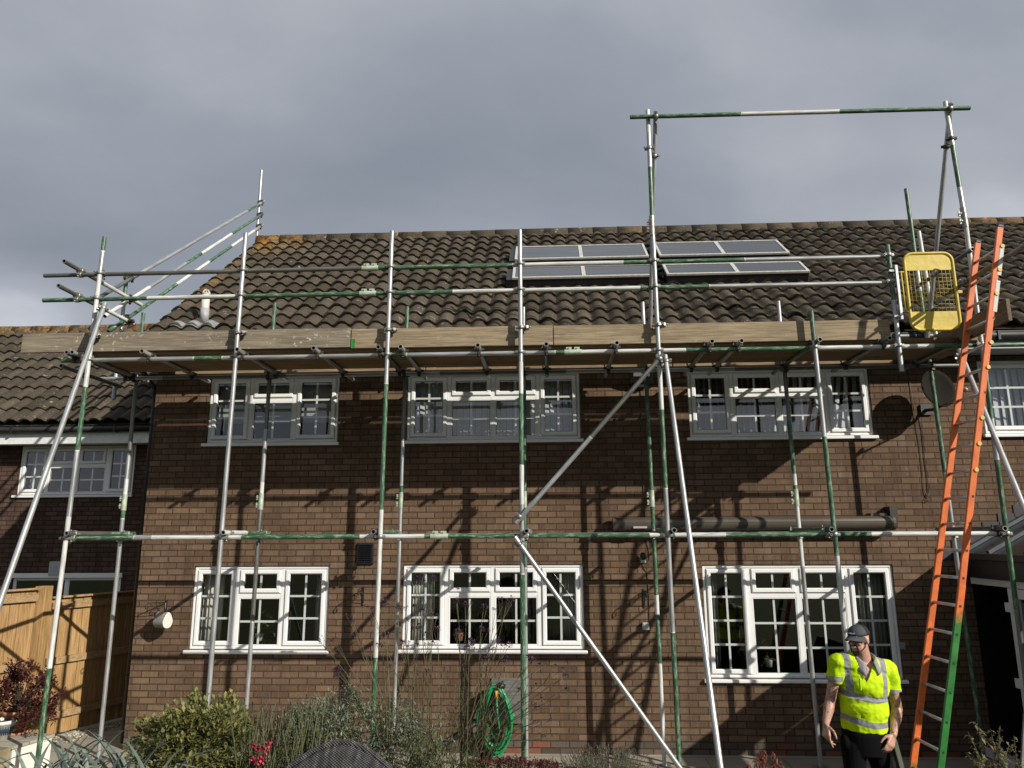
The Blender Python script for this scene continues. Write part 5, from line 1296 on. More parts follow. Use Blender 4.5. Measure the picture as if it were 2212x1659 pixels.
c = at(672, 1575, 5.95); s = plant('lavender_plant', (c.x, c.y, TZ_), 'small silvery blue lavender behind the pink flowers', 'plant'); mb = MB(); st = MB()
for k in range(90):
    x = at(pr.uniform(625, 720), 1600, 5.95).x; h = pr.uniform(.42, .60); p0 = Vector((x, pr.uniform(5.75, 6.05), TZ_)); ln = Vector((pr.uniform(-.1, .1), pr.uniform(-.1, .1), 0)); spikes(mb, p0 + Vector((0, 0, h * .3)), h * .7, 34, .045, .006, ln); st.path([p0, p0 + Vector((0, 0, h)) + ln], .0025, 4)
mb.build('foliage', M['silver'], s, attr='leaf'); st.build('stems', M['stem'], s)
# grey green shrub
c = at(770, 1600, 5.9); s = plant('butterfly_shrub', (c.x, c.y, TZ_), 'large loose grey green shrub below the middle lower window', 'shrub')
bush(s, (c.x, c.y, 1.0), .66, .42, .46, 9000, .046, .014, M['budd'], .35, 130, .24, .2, (50, M['stem'], TZ_))
mb = MB(); st = MB()
for k in range(26):
    px = pr.uniform(630, 905); tp = at(px, 1545 - 75 * math.exp(-((px - 740) / 70.0) ** 2) + pr.uniform(-18, 22), 5.95); p0 = Vector((tp.x + pr.uniform(-.1, .1), 5.9, 1.05)); h = tp.z - p0.z
    if h < .05: continue
    spikes(mb, p0, h, int(20 + h * 90), .045, .012, Vector((tp.x - p0.x, 0, 0)), .6); st.path([p0, Vector(tp)], [.004, .002], 5)
mb.build('upper_foliage', M['budd'], s, attr='leaf'); st.build('upright_stems', M['stem'], s)
# low greenery
for (xa, xb, top_, n, m, L, Wd, lab, nm) in ((860, 1060, 1575, 2300, 'low', .05, .010, 'tangle of thin green leaves right of the wicker chair', 'green_shrub'), (545, 680, 1625, 900, 'low', .045, .012, 'low yellow green leaves around the pink flowers', 'ground_plant')):
    c = at((xa + xb) / 2, 1640, 5.6); s = plant(nm, (c.x, c.y, TZ_), lab, 'plant'); zt = at(900, top_, 5.6).z
    bush(s, (c.x, c.y, .9), (at(xb, 1600, 5.6).x - at(xa, 1600, 5.6).x) / 2, .36, max(.1, zt - .9), n, L, Wd, M[m], .45, 40, .3, .2, (20, M['stem'], TZ_))
# tall verbena
s = plant('tall_verbena', (at(980, 1600, 5.9).x, 5.9, TZ_), 'tall wiry verbena with small dark purple flower heads against the wall', 'flower')
st = MB(); hd = MB(); lf = MB()
def head(p, r):
    r *= 1.25
    for k in range(int(16 + r * 900)):
        d = rdir(-.3); hd.cur = pr.random(); leaf(hd, p + d * r * .45, d, r * .75, r * .42, 0)
heads = [(900, 1252, .02), (938, 1251, .018), (930, 1292, .014), (893, 1310, .014), (805, 1318, .018), (760, 1340, .016), (768, 1368, .014), (828, 1303, .024), (860, 1312, .014), (838, 1372, .016), (866, 1318, .014), (912, 1320, .02), (935, 1330, .018), (880, 1338, .014), (905, 1352, .016), (920, 1370, .016), (945, 1360, .02),
         (718, 1386, .014), (690, 1383, .012), (985, 1300, .02), (1005, 1305, .016), (1045, 1310, .02), (1070, 1318, .014), (1095, 1300, .016), (1110, 1297, .014), (1040, 1360, .02), (990, 1365, .018), (1015, 1385, .02), (1078, 1388, .016), (1100, 1395, .022), (1060, 1405, .016), (900, 1395, .018), (880, 1400, .014), (868, 1388, .018), (935, 1390, .016), (1010, 1400, .022), (1048, 1425, .018), (1095, 1425, .02), (1150, 1427, .02), (1165, 1436, .016), (1215, 1445, .016), (1220, 1462, .018), (1222, 1490, .014), (1158, 1480, .012), (1170, 1510, .012), (1160, 1530, .016), (1155, 1560, .014), (1190, 1555, .012), (1120, 1490, .014), (1130, 1520, .012), (1085, 1475, .012), (1005, 1440, .016), (960, 1445, .012), (925, 1450, .014), (840, 1440, .014), (823, 1395, .016), (733, 1450, .016), (742, 1470, .014), (925, 1585, .014), (1010, 1505, .014), (1175, 1590, .012), (985, 1530, .012), (800, 1410, .012), (1075, 1545, .012), (750, 1498, .014)]
roots = [(at(px, 1640, 5.9).x, pr.uniform(5.6, 6.2)) for px in (850, 880, 900, 915, 930, 950, 970, 990, 1010, 1030)]
for (px, py, r) in heads:
    Y = pr.uniform(5.65, 6.15); p = at(px, py, Y)
    rt = min(roots, key=lambda q: abs(q[0] - p.x) + pr.uniform(0, .22)); g0 = Vector((rt[0], rt[1], TZ_))
    md = g0.lerp(p, .55) + Vector(((g0.x - p.x) * .22, pr.uniform(-.03, .03), .06)); fk = md.lerp(p, .65) + Vector((pr.uniform(-.02, .02), 0, 0))
    st.path([g0, md, fk, p], [.0036, .003, .0022, .0016], 5); head(p, r * 1.15)
    for q in range(2):
        p2 = p + Vector((pr.uniform(-.07, .07), pr.uniform(-.04, .04), pr.uniform(-.02, .035))); st.path([fk, p2], .0015, 4); head(p2, r * pr.uniform(.6, .9))
    for q in range(7):
        t = pr.random() ** 1.3; pp = g0.lerp(md, t); lf.cur = pr.random(); leaf(lf, pp, rdir(-.1) + Vector((0, 0, .4)), pr.uniform(.05, .11), .009, .25)
for k in range(44):
    rt = roots[pr.randrange(len(roots))]; g0 = Vector((rt[0] + pr.uniform(-.12, .12), rt[1], TZ_)); tp = g0 + Vector((pr.uniform(-.5, .5), pr.uniform(-.1, .1), pr.uniform(.35, .85))); st.path([g0, g0.lerp(tp, .6) + Vector((0, 0, .05)), tp], [.003, .0024, .0014], 4)
    for q in range(9): lf.cur = pr.random(); leaf(lf, g0.lerp(tp, pr.uniform(.3, 1)), rdir(0), pr.uniform(.03, .08), .007, .2)
M['verb_leaf'] = L_('verbena_leaf', [(.045, .055, .02), (.085, .09, .035), (.15, .13, .06)])
st.build('stems', plain('verbena_stem', (.095, .090, .042), .8, 0, .35), s); hd.build('flower_heads', M['purple'], s, attr='leaf'); lf.build('foliage', M['verb_leaf'], s, attr='leaf')
# pink flowers
s = plant('pink_flower_plant', (at(567, 1625, 5.35).x, 5.35, TZ_), 'small plant with bright pink trumpet flowers in front of the rosemary', 'flower'); mb = MB(); st = MB()
for (px, py) in ((548, 1612), (556, 1618), (567, 1616), (580, 1607), (573, 1622), (545, 1641), (556, 1645), (561, 1638), (566, 1643)):
    p = at(px, py, 5.35); d = (Vector((pr.uniform(-.7, .7), -1, pr.uniform(-.6, .1)))).normalized(); st.path([Vector((p.x + pr.uniform(-.05, .05), 5.36, TZ_)), p - d * .03 + Vector((0, 0, .03)), p - d * .02], .002, 5)
    x = d.orthogonal().normalized(); y = d.cross(x); mb.cur = pr.random(); A = mb.ring(p - d * .03, x, y, .006, 8); B = mb.ring(p, x, y, .012, 8); mb.bridge(A, B)
    for k in range(5): a = k * 1.257; mb.cur = pr.random(); leaf(mb, p + (x * math.cos(a) + y * math.sin(a)) * .008, (x * math.cos(a) + y * math.sin(a)) + d * .35, .024, .02, 0)
mb.build('petals', M['pink'], s, attr='leaf'); st.build('stems', M['stem'], s)
# sedum, grey mound, rusty plant
c = at(1105, 1655, 6.0); s = plant('dark_red_sedum', (c.x, c.y, TZ_), 'low dark red sedum at the foot of the hose', 'plant'); mb = MB(); st = MB()
for k in range(130):
    x = at(pr.uniform(1010, 1205), 1650, 6.0).x; y = pr.uniform(5.75, 6.3); zt = at(1100, 1636 + pr.uniform(0, 14) + abs(x - c.x) * 22, y).z; p = Vector((x, y, zt)); st.path([Vector((x, y, TZ_)), p], .003, 4)
    for q in range(14): mb.cur = pr.random(); leaf(mb, p + Vector((pr.uniform(-.03, .03), pr.uniform(-.03, .03), pr.uniform(-.02, .008))), rdir(0), .018, .012, 0)
    for q in range(6): mb.cur = pr.random(); leaf(mb, Vector((x, y, TZ_ + pr.random() * (zt - TZ_))), rdir(-.1), .045, .02, .2)
mb.build('foliage', M['sedum'], s, attr='leaf'); st.build('stems', M['brown_stem'], s)
c = at(1310, 1650, 6.0); s = plant('grey_santolina', (c.x, c.y, TZ_), 'small grey green feathery mound on the patio edge below the brace', 'plant'); mb = MB(); st = MB()
for k in range(190):
    a = pr.uniform(-1, 1); x = c.x + a * .34; y = 6.0 + pr.uniform(-.25, .25); zt = at(1310, 1618 + 30 * a * a + pr.uniform(-6, 10), 6.0).z; h = zt - TZ_ - .02; p0 = Vector((x * .6 + c.x * .4, y, TZ_)); ln = Vector(((x - c.x) * .45, (y - 6) * .3, 0)); spikes(mb, p0 + Vector((0, 0, h * .35)), h * .65, 36, .028, .006, ln); st.path([p0, p0 + Vector((0, 0, h)) + ln], .0025, 4)
M['santo'] = L_('grey_feather_leaf', [(.05, .06, .03), (.11, .125, .075), (.24, .25, .18)])
mb.build('foliage', M['santo'], s, attr='leaf'); st.build('stems', M['brown_stem'], s)
c = at(1655, 1650, 6.0); s = plant('rust_red_plant', (c.x, c.y, TZ_), 'small rust red seed heads in front of the tall window', 'plant'); mb = MB(); st = MB()
for k in range(26):
    px = pr.uniform(1605, 1712); p = at(px, 1660 - 34 * math.exp(-((px - 1655) / 38) ** 2) + pr.uniform(-8, 10), 6.0); p0 = Vector((c.x + (p.x - c.x) * .4, 6.0, TZ_)); st.path([p0, p0.lerp(p, .6), p], .0028, 4)
    for q in range(26): mb.cur = pr.random(); leaf(mb, p0.lerp(p, pr.uniform(.72, 1.0)) + rdir() * .012, rdir(-.6), .028, .008, .5)
mb.build('foliage', M['rust'], s, attr='leaf'); st.build('stems', plain('rust_stem', (.16, .05, .035), .8), s)
# shrub at the lower right
c = at(2110, 1655, 5.6); s = plant('yellowing_shrub', (c.x, c.y, TZ_), 'sparse yellowing shrub at the lower right corner', 'shrub'); mb = MB(); st = MB()
for k, (px, py) in enumerate(((2102, 1558), (2115, 1572), (2090, 1580), (2140, 1575), (2160, 1568), (2165, 1590), (2150, 1610), (2120, 1610), (2085, 1625), (2180, 1610), (2135, 1640), (2175, 1635), (2100, 1645), (2190, 1590), (2205, 1640))):
    p = at(px, py, 5.6 + pr.uniform(-.2, .2)); p0 = Vector((c.x + .10 + pr.uniform(-.12, .2), 5.6, TZ_)); md = p0.lerp(p, .6) + Vector((0, 0, .06)); st.path([p0, md, p], [.006, .004, .002], 5)
    for q in range(30):
        t = pr.uniform(.25, 1); pp = p0.lerp(md, t / .6) if t < .6 else md.lerp(p, (t - .6) / .4); mb.cur = pr.random(); leaf(mb, pp, rdir(-.4), pr.uniform(.025, .05), .018, .4)
mb.build('foliage', M['straw'], s, attr='leaf'); st.build('stems', M['brown_stem'], s)
# leeks, one plant each
for k, (px, lean) in enumerate(((75, -.3), (110, .1), (160, .25), (230, -.1), (285, .2), (335, .3), (195, .1), (260, 0), (140, -.1))):
    Y = (4.9, 4.8, 5.0, 4.9, 5.1, 4.9, 5.0, 5.2, 5.3)[k]; base = at(px, 1655, Y); base.z = TZ_
    s = plant('leek_plant', base, 'blue green leek with long folded leaves in the left foreground bed', 'leek', 'leeks in the left foreground'); mb = MB()
    for j in range(8):
        side_ = 1 if j % 2 else -1; a = pr.uniform(-.5, .5); d = Vector((side_ * math.cos(a), math.sin(a), 0)); L = pr.uniform(.30, .52); bend = pr.uniform(.2, .6); mb.cur = pr.random(); wv = pr.uniform(.014, .022)
        prev = None; p = base + Vector((0, 0, .10 + .025 * j)); th = pr.uniform(1.2, 1.52); n = 12; kink = pr.randrange(6, 11)
        for q in range(n + 1):
            t = q / n; wd = wv * (1 - t ** 2.2) + .002; sx = d.cross(Vector((0, 0, 1)))
            nrm = Vector((-d.x * math.sin(th), -d.y * math.sin(th), math.cos(th)))
            row = [mb.vert(p + sx * wd + nrm * wd * .5), mb.vert(p), mb.vert(p - sx * wd + nrm * wd * .5)]
            if prev:
                mb.smooth = True; mb.face((prev[0], prev[1], row[1], row[0])); mb.face((prev[1], prev[2], row[2], row[1])); mb.smooth = False
            prev = row; p = p + (d * math.cos(th) + Vector((0, 0, math.sin(th)))) * (L / n); th -= bend * .13 * (1 + t) + (1.1 if q == kink and j % 3 == 0 else 0)
    mb.build('leaves', M['leek'], s, attr='leaf')
    st = MB(); st.lathe([(.022, 0), (.021, .15), (.024, .30), (.018, .42)], 10, Matrix.Translation(base)); st.build('stalk', M['leek'], s)

# ================================================================ pots and the low wall at the left
M['render'] = plain('white_render', (.66, .64, .58), .85, 0, .08, 6.0, .2)
g = G('sandstone'); nz = g.noise(g.co(), 7.0, 6.0, .65); M['sandstone'] = g.out(g.ramp(nz, [(.3, (.13, .105, .06)), (.6, (.27, .225, .13)), (.75, (.34, .29, .19))]), .9); g.bump(nz, .5, .02)
za = .42; P1 = at_z(28, 1612, za); P2 = at_z(113, 1586, za)
dv_ = (P2 - P1); dv_.z = 0; Lw = dv_.length; dv_.normalize(); nn = Vector((-dv_.y, dv_.x, 0))
A = Matrix(((dv_.x, nn.x, 0, P1.x), (dv_.y, nn.y, 0, P1.y), (0, 0, 1, 0), (0, 0, 0, 1)))
t = empty('low_wall', P1.lerp(P2, .5), 'low white rendered wall with rough stone end, carrying the pots', 'wall')
b = MB(); b.box(0, Lw, 0, 1.2, 0, za - .03, A); b.build('rendered_face', M['render'], t)
b = MB(); b.box(-.02, Lw + .02, -.02, 1.2, za - .03, za, A); b.build('coping', M['paving'], t, bevel=.006)
b = MB()
for k in range(3):
    for j in range(2): b.box(-.32, -.004, .002 + j * .5, .49 + j * .5, k * .14, k * .14 + .132, A)
b.build('stone_end', M['sandstone'], t, bevel=.02)
M['terra'] = plain('terracotta', (.42, .19, .105), .8, 0, .18, 8.0, .1); M['limepot'] = plain('lime_glaze', (.30, .31, .085), .35, 0, .12); M['whitepot'] = plain('white_glaze', (.62, .62, .56), .2, 0, .05); M['bluepot'] = plain('blue_glaze', (.03, .05, .08), .3); M['compost'] = plain('compost', (.045, .03, .02), .95)
def pot(px, py, Y, r0, r1, h, m, label, rim=.02, zb=None, saucer=False):
    p = at(px, py, Y); z = za if zb is None else zb; o = Vector((p.x, Y, z)); t = empty('plant_pot', o, label, 'pot'); T = Matrix.Translation(o); b = MB()
    b.lathe([(r0, 0.0), (r1, h - rim * 2), (r1 * 1.09, h - rim * 1.9), (r1 * 1.10, h), (r1 * .97, h), (r1 * .94, h - .03)], 28, T, True, False); b.build('body', M[m], t)
    b = MB(); b.lathe([(r1 * .95, h - .035), (r1 * .5, h - .02), (.001, h - .018)], 20, T, False, False); b.build('soil', M['compost'], t)
    if saucer: b = MB(); b.lathe([(r0 * 1.25, .0), (r0 * 1.4, .035), (r0 * 1.3, .035), (r0 * 1.2, .01)], 24, T, True, True); b.build('saucer', M[m], t)
    return o
o1 = pot(30, 1600, 8.72, .105, .140, .255, 'terra', 'terracotta pot holding the maroon leaved shrub', saucer=True)
o2 = pot(68, 1588, 9.0, .13, .165, .24, 'limepot', 'lime green pot behind the terracotta pot')
o3 = pot(1, 1608, 8.50, .08, .125, .20, 'whitepot', 'white glazed bowl with a dark leaf pattern at the left edge', saucer=False)
b = MB(); b.cur = 0
for k in range(7):
    a = -1.2 + k * .2; b.path([o3 + Vector((.095 * math.cos(a), .095 * math.sin(a), .05)), o3 + Vector((.110 * math.cos(a + .05), .110 * math.sin(a + .05), .10)), o3 + Vector((.120 * math.cos(a + .12), .120 * math.sin(a + .12), .14))], [.004, .014, .002], 6)
t = b.build('painted_leaf', M['bluepot']); adopt(t, bpy.data.objects['plant_pot.002'])
s = plant('maroon_shrub', o1 + Vector((0, 0, .26)), 'bushy maroon leaved shrub growing in the terracotta pot', 'shrub')
cc = at(45, 1527, 8.7)
bush(s, (cc.x, 8.7, o1.z + .34), .40, .34, .42, 4600, .050, .022, M['redbush'], .4, 80, .24, .15, (60, M['brown_stem'], o1.z + .27))
bush(s, (at(84, 1550, 8.6).x, 8.6, o1.z + .24), .17, .14, .20, 600, .05, .022, M['redbush'], .4, 18, .3, .3)
s = plant('aloe_plant', o2 + Vector((0, 0, .2)), 'small orange leaved plant in the lime green pot', 'plant'); bush(s, o2 + Vector((0, 0, .24)), .17, .15, .12, 260, .04, .012, M['rust'], .4, 16, .3, .1)
# black bucket in the bed
p = at(232, 1654, 6.6); t = empty('bucket', (p.x, 6.75, .30), 'black plastic bucket behind the leeks', 'bucket'); T = Matrix.Translation((p.x, 6.75, .0)); b = MB(); b.lathe([(.15, .0), (.19, .52), (.205, .525), (.205, .55), (.185, .55), (.17, .2)], 26, T, True, True); b.build('body', M['black'], t)
# propped panel on the right
q0, q1 = at(2212, 1540, 6.9), at(2165, 1659, 6.9); b = MB(); Mx = Matrix.Translation((q0.x + .28, 6.95, .0)) @ Matrix.Rotation(R_(-12), 4, 'X') @ Matrix.Rotation(R_(18), 4, 'Y'); b.box(-.45, .45, -.012, .012, .0, .98, Mx); o = b.build('propped_panel', plain('mottled_grey_panel', (.16, .16, .15), .7, .2, .35, 9.0), bevel=.004)
tag(o, 'mottled grey sheet propped up at the right edge beside the shrub', 'panel')

# ================================================================ plants on the sills, seen through the glass
def sill_plant(px, py, Y, label, h, n, m, pm, L=.06, W_=.03, rx=.12):
    p = at(px, py, Y); t = empty('house_plant', p, label, 'plant'); T = Matrix.Translation(p); b = MB(); b.lathe([(.04, 0), (.055, .09), (.06, .095), (.05, .095)], 16, T); b.build('pot', M[pm], t); bush(t, p + Vector((0, 0, .1)), rx, .08, h, n, L, W_, M[m], .4, 12, .3, .3, (8, M['stem'], p.z + .08))
sill_plant(560, 1385, WY + .26, 'leafy green plant on the sill of the lower left window', .34, 60, 'low', 'whitepot', .09, .07, .16)
sill_plant(992, 1384, WY + .26, 'small pink potted plant on the sill of the lower middle window', .06, 50, 'redbush', 'terra', .03, .02, .06)
sill_plant(1662, 1440, WY + .28, 'bushy plant in a patterned pot on the sill of the tall window', .26, 130, 'low', 'whitepot', .04, .02, .10)

# ================================================================ wicker chair back in the foreground
wc = at(740, 1660, 3.3); t = empty('wicker_chair', (wc.x, 3.2, .72), 'curved back of a grey woven wicker chair in the foreground', 'chair')
g = G('woven_wicker'); uv = g.xyz(g.co()); su = g.math('SINE', g.math('MULTIPLY', uv[0], 430.0)); sv = g.math('SINE', g.math('MULTIPLY', g.math('ADD', uv[2], g.math('MULTIPLY', uv[1], .6)), 520.0))
pat = g.math('MULTIPLY', su, sv); st_ = g.ramp(g.noise(g.mapped(g.co(), (40, 14, 14)), 1.0, 3.0), [(.35, (.05, .05, .052)), (.55, (.12, .115, .11)), (.72, (.27, .255, .23))])
M['wicker'] = g.out(g.mix(.75, st_, g.ramp(pat, [(.0, .25), (.5, .9), (1.0, 1.25)]), 'MULTIPLY'), .45); g.bump(pat, .8, .006)
b = MB(); b.smooth = True; n = 30; rows = []
for j in range(9):
    v = j / 8.0; row = []
    for k in range(n + 1):
        u = -1 + 2.0 * k / n
        px = 738 + 112 * u; crest = 1606 + 52 * abs(u) ** 1.7
        p = at(px, crest, 3.30); row.append(b.vert(Vector((p.x * (1 + .06 * v), 3.30 - .10 * math.sin(v * 2.6) - .06 * u * u, p.z - .50 * v ** 1.3 + .015 * math.sin(v * 3)))))
    rows.append(row)
for A, B in zip(rows, rows[1:]):
    for k in range(n): b.face((A[k], A[k + 1], B[k + 1], B[k]))
o = b.build('woven_back', M['wicker'], t); s_ = o.modifiers.new('thick', 'SOLIDIFY'); s_.thickness = .03; s_.offset = 1
b = MB(); b.path([Vector(b_) for b_ in [o.data.vertices[i].co + Vector((0, .01, .002)) for i in rows[0]]], .014, 8); b.build('rim', M['wicker'], t)
for sx in (-.21, .21):
    b = MB(); b.path([(wc.x + sx, 3.2, 1.35), (wc.x + sx, 3.1, .72)], .02, 8); b.build('leg', M['wicker'], t)
# ================================================================ the man
MYY = 7.15
def mp_(px, py, dy=0.0): return at(px, py, MYY + dy)
base = mp_(1862, 1600); base.z = 0
man = None
M['skin'] = None
g = G('skin'); co = g.co(); o = g.xyz(co)
sk = g.ramp(g.noise(co, 18.0, 4.0), [(.3, (.42, .22, .15)), (.7, (.54, .31, .22))])
ink = g.math('MULTIPLY', g.ramp(g.noise(g.mapped(co, (24, 24, 15)), 1.0, 4.0, .6, 1.6), [(.47, 0.0), (.51, 1.0), (.55, 1.0), (.59, 0.0)]), g.ramp(g.noise(co, 9.0, 3.0), [(.42, 0.0), (.5, 1.0)]))
arm_only = g.math('MULTIPLY', g.math('LESS_THAN', o[2], 1.26), g.math('GREATER_THAN', o[2], .90))
sk = g.mix(g.math('MULTIPLY', g.math('MULTIPLY', ink, arm_only), .8), sk, (.035, .04, .045))
g.b.inputs['Subsurface Weight'].default_value = .06; g.b.inputs['Subsurface Radius'].default_value = (.01, .004, .002)
M['skin'] = g.out(sk, .48, 0, .4)
def remesh(mb, name, mat, parent, voxel, smooth=6, group=None):
    o = mb.build(name, mat, parent)
    r = o.modifiers.new('remesh', 'REMESH'); r.mode = 'VOXEL'; r.voxel_size = voxel; r.use_smooth_shade = True
    s = o.modifiers.new('smooth', 'SMOOTH'); s.factor = .5; s.iterations = smooth
    return o
J = dict(neck=mp_(1868, 1428), head=mp_(1855, 1383, -.03), chest=mp_(1866, 1478), waist=mp_(1866, 1535), pelvis=mp_(1866, 1592),
         sl=mp_(1811, 1430), sr=mp_(1917, 1446), el=mp_(1793, 1516, .03), er=mp_(1938, 1531, .06), wl=mp_(1784, 1563, -.05), wr=mp_(1930, 1586, -.10))
face = Vector((-.80, -.58, -.06)).normalized(); hup = Vector((-.10, -.02, 1)).normalized(); hr_ = face.cross(hup).normalized(); hup = hr_.cross(face).normalized()
HM = Matrix(((hr_.x, face.x, hup.x), (hr_.y, face.y, hup.y), (hr_.z, face.z, hup.z)))       # columns: right, forward, up
def hp3(x, f, u): return J['head'] + hr_ * x + face * f + hup * u
TM = Matrix.Rotation(R_(-14), 3, 'Z')
b = MB()
# head and face
b.ball(J['head'] + face * -.012 + hup * .03, .077, .096, .098, HM, 20, 14)
b.ball(hp3(0, .03, -.050), .060, .064, .064, HM, 16, 10); b.ball(hp3(0, .062, -.088), .030, .024, .022, HM)
b.capsule(hp3(-.035, .078, .036), hp3(.035, .078, .036), .016, .016, 8)                     # brow
b.capsule(hp3(0, .088, .026), hp3(0, .108, -.014), .010, .0145, 8); b.ball(hp3(0, .106, -.014), .018, .012, .011, HM)
for s in (-1, 1):
    b.ball(hp3(s * .042, .066, -.018), .022, .024, .018, HM)                                # cheek raised by the grin
    b.ball(hp3(s * .079, -.012, .002), .010, .021, .034, HM)                                # ear
    b.ball(hp3(s * .010, .104, -.020), .008, .009, .007, HM)
b.capsule(hp3(-.026, .086, -.036), hp3(.026, .086, -.036), .008, .008, 8); b.capsule(hp3(-.022, .082, -.060), hp3(.022, .082, -.060), .009, .009, 8)
# neck, trunk
b.capsule(J['head'] + hup * -.05 + face * -.02, J['neck'] + Vector((0, .02, -.03)), .058, .070, 14)
b.capsule(J['sl'] + Vector((.05, 0, -.02)), J['sr'] + Vector((-.05, 0, -.02)), .075, .075)
b.ball(J['chest'], .185, .125, .20, TM); b.ball(J['waist'], .165, .122, .17, TM); b.ball(J['pelvis'], .165, .120, .13, TM)
# arms
for (s_, e_, w_) in (('sl', 'el', 'wl'), ('sr', 'er', 'wr')):
    b.capsule(J[s_], J[s_].lerp(J[e_], .35), .062, .056); b.capsule(J[s_].lerp(J[e_], .35), J[e_], .056, .044); b.capsule(J[e_], J[e_].lerp(J[w_], .35), .045, .047); b.capsule(J[e_].lerp(J[w_], .35), J[w_], .047, .029)
# legs
hipL, hipR = J['pelvis'] + Vector((-.095, 0, -.06)), J['pelvis'] + Vector((.095, 0, -.06)); knL, knR = Vector((hipL.x - .03, MYY - .05, .50)), Vector((hipR.x + .05, MYY - .03, .50)); anL, anR = Vector((knL.x - .01, MYY + .02, .09)), Vector((knR.x + .03, MYY + .03, .09))
for (h_, k_, a_) in ((hipL, knL, anL), (hipR, knR, anR)):
    b.capsule(h_, k_, .092, .058); b.capsule(k_, k_.lerp(a_, .35), .056, .058); b.capsule(k_.lerp(a_, .35), a_, .058, .036); b.capsule(a_ + Vector((0, .03, -.05)), a_ + Vector((0, -.15, -.055)), .036, .030)
def hand(wr, down, across, palm_n, curls, thumb, sc=1.0):
    """down: wrist to knuckles, across: towards the thumb side, palm_n: out of the palm"""
    down = down.normalized(); across = (across - down * across.dot(down)).normalized(); palm_n = across.cross(down).normalized() if palm_n is None else palm_n
    L = .092 * sc
    for k in range(4):
        off = (.030 - k * .0205) * sc; k0 = wr + down * .012 + across * off * .55; k1 = wr + down * L * (1.0, 1.04, 1.0, .92)[k] + across * off
        b.capsule(k0, k1, .0145 * sc, .0125 * sc, 8)
        ln = (.040, .046, .042, .034)[k] * sc; d = down; p = k1
        for j, f in enumerate((1.0, .72, .55)):
            ang = curls[k][j]; d = (d * math.cos(ang) + palm_n * math.sin(ang)).normalized(); q = p + d * ln * f + across * (.001 * (1.5 - k)); r0 = (.0098, .0090, .0082)[j] * sc; b.capsule(p, q, r0, r0 * .92, 8); p = q
    t0 = wr + down * .028 * sc + across * .030 * sc + palm_n * .006; t1 = t0 + (down * .75 + across * thumb + palm_n * .35).normalized() * .040 * sc; t2 = t1 + (down * .92 + across * thumb * .35 + palm_n * .35).normalized() * .034 * sc; t3 = t2 + (down + palm_n * .4).normalized() * .026 * sc
    b.capsule(t0, t1, .015 * sc, .0125 * sc, 8); b.capsule(t1, t2, .0118 * sc, .0105 * sc, 8); b.capsule(t2, t3, .0102 * sc, .0088 * sc, 8)
hand(J['wl'] + Vector((0, 0, -.008)), mp_(1786, 1603, -.10) - J['wl'], Vector((.55, -.83, 0)), Vector((.8, .5, .1)).normalized(), [(.15, .25, .2), (.55, .7, .4), (.7, .8, .5), (.8, .9, .5)], .6)
hand(J['wr'] + Vector((0, 0, -.008)), mp_(1915, 1632, -.18) - J['wr'], Vector((-.85, -.5, -.1)), Vector((-.2, .9, -.2)).normalized(), [(.35, .5, .4), (.45, .65, .45), (.5, .7, .5), (.55, .75, .5)], .75, 1.05)
man = remesh(b, 'person', M['skin'], None, .0058, 4)
tag(man, 'bearded man in dark cap and yellow reflective polo shirt standing by the ladder', 'person')
# ---- shirt
g = G('hi_vis_shirt'); co = g.co(); o = g.xyz(co)
gN = lambda v, a, b_: g.math('MULTIPLY', g.math('GREATER_THAN', v, a), g.math('LESS_THAN', v, b_))
cxm = J['chest'].x
un = g.math('SUBTRACT', o[0], cxm); wav = g.math('MULTIPLY', g.math('SUBTRACT', g.noise(co, 7.0, 2.0), .5), .03)
sag = g.math('ADD', g.math('MULTIPLY', g.math('MULTIPLY', un, un), .55), wav); zz = g.math('ADD', g.math('SUBTRACT', o[2], sag), g.math('MULTIPLY', un, .12))
z1 = mp_(1866, 1503).z; z2 = mp_(1866, 1558).z
torso = g.math('LESS_THAN', un, .202)
band = g.math('MULTIPLY', g.math('MAXIMUM', gN(zz, z1 - .030, z1 + .022), gN(zz, z2 - .030, z2 + .024)), torso)
unb = g.math('ADD', un, g.math('MULTIPLY', g.math('SUBTRACT', o[2], z1), -.10))
br_ = g.math('MULTIPLY', g.math('MAXIMUM', gN(g.math('ADD', un, g.math('MULTIPLY', g.math('SUBTRACT', o[2], z1), .02)), -.178, -.124), gN(unb, .098, .152)), g.math('GREATER_THAN', zz, z1))
cuffz = g.math('MAXIMUM', g.math('MULTIPLY', gN(o[2], mp_(1790, 1471).z, mp_(1790, 1459).z), g.math('LESS_THAN', un, -.20)), g.math('MULTIPLY', gN(g.math('ADD', o[2], g.math('MULTIPLY', g.math('SUBTRACT', un, .28), .10)), mp_(1930, 1502).z - .004, mp_(1930, 1489).z), g.math('GREATER_THAN', un, .196)))
mask = g.math('MAXIMUM', g.math('MAXIMUM', band, br_), cuffz)
yel = g.ramp(g.noise(co, 5.0, 4.0), [(.3, (.42, .62, .0)), (.7, (.55, .76, .01))])
c = g.mix(mask, yel, g.ramp(g.noise(co, 30.0, 3.0), [(.3, (.20, .20, .205)), (.7, (.30, .30, .31))]))
fold = g.noise(g.mapped(co, (7, 7, 12), rot=(0, .6, 0)), 1.0, 2.0, .45, .3)
g.bump(fold, .35, .05); M['shirt'] = g.out(c, .75, 0, .2)
b = MB()
b.capsule(J['sl'] + Vector((.055, .0, .0)), J['sr'] + Vector((-.055, .0, .0)), .092, .092, 16)
b.capsule(J['sl'].lerp(J['sr'], .32) + Vector((0, .015, .012)), J['sl'].lerp(J['sr'], .68) + Vector((0, .015, .012)), .082, .082, 14)
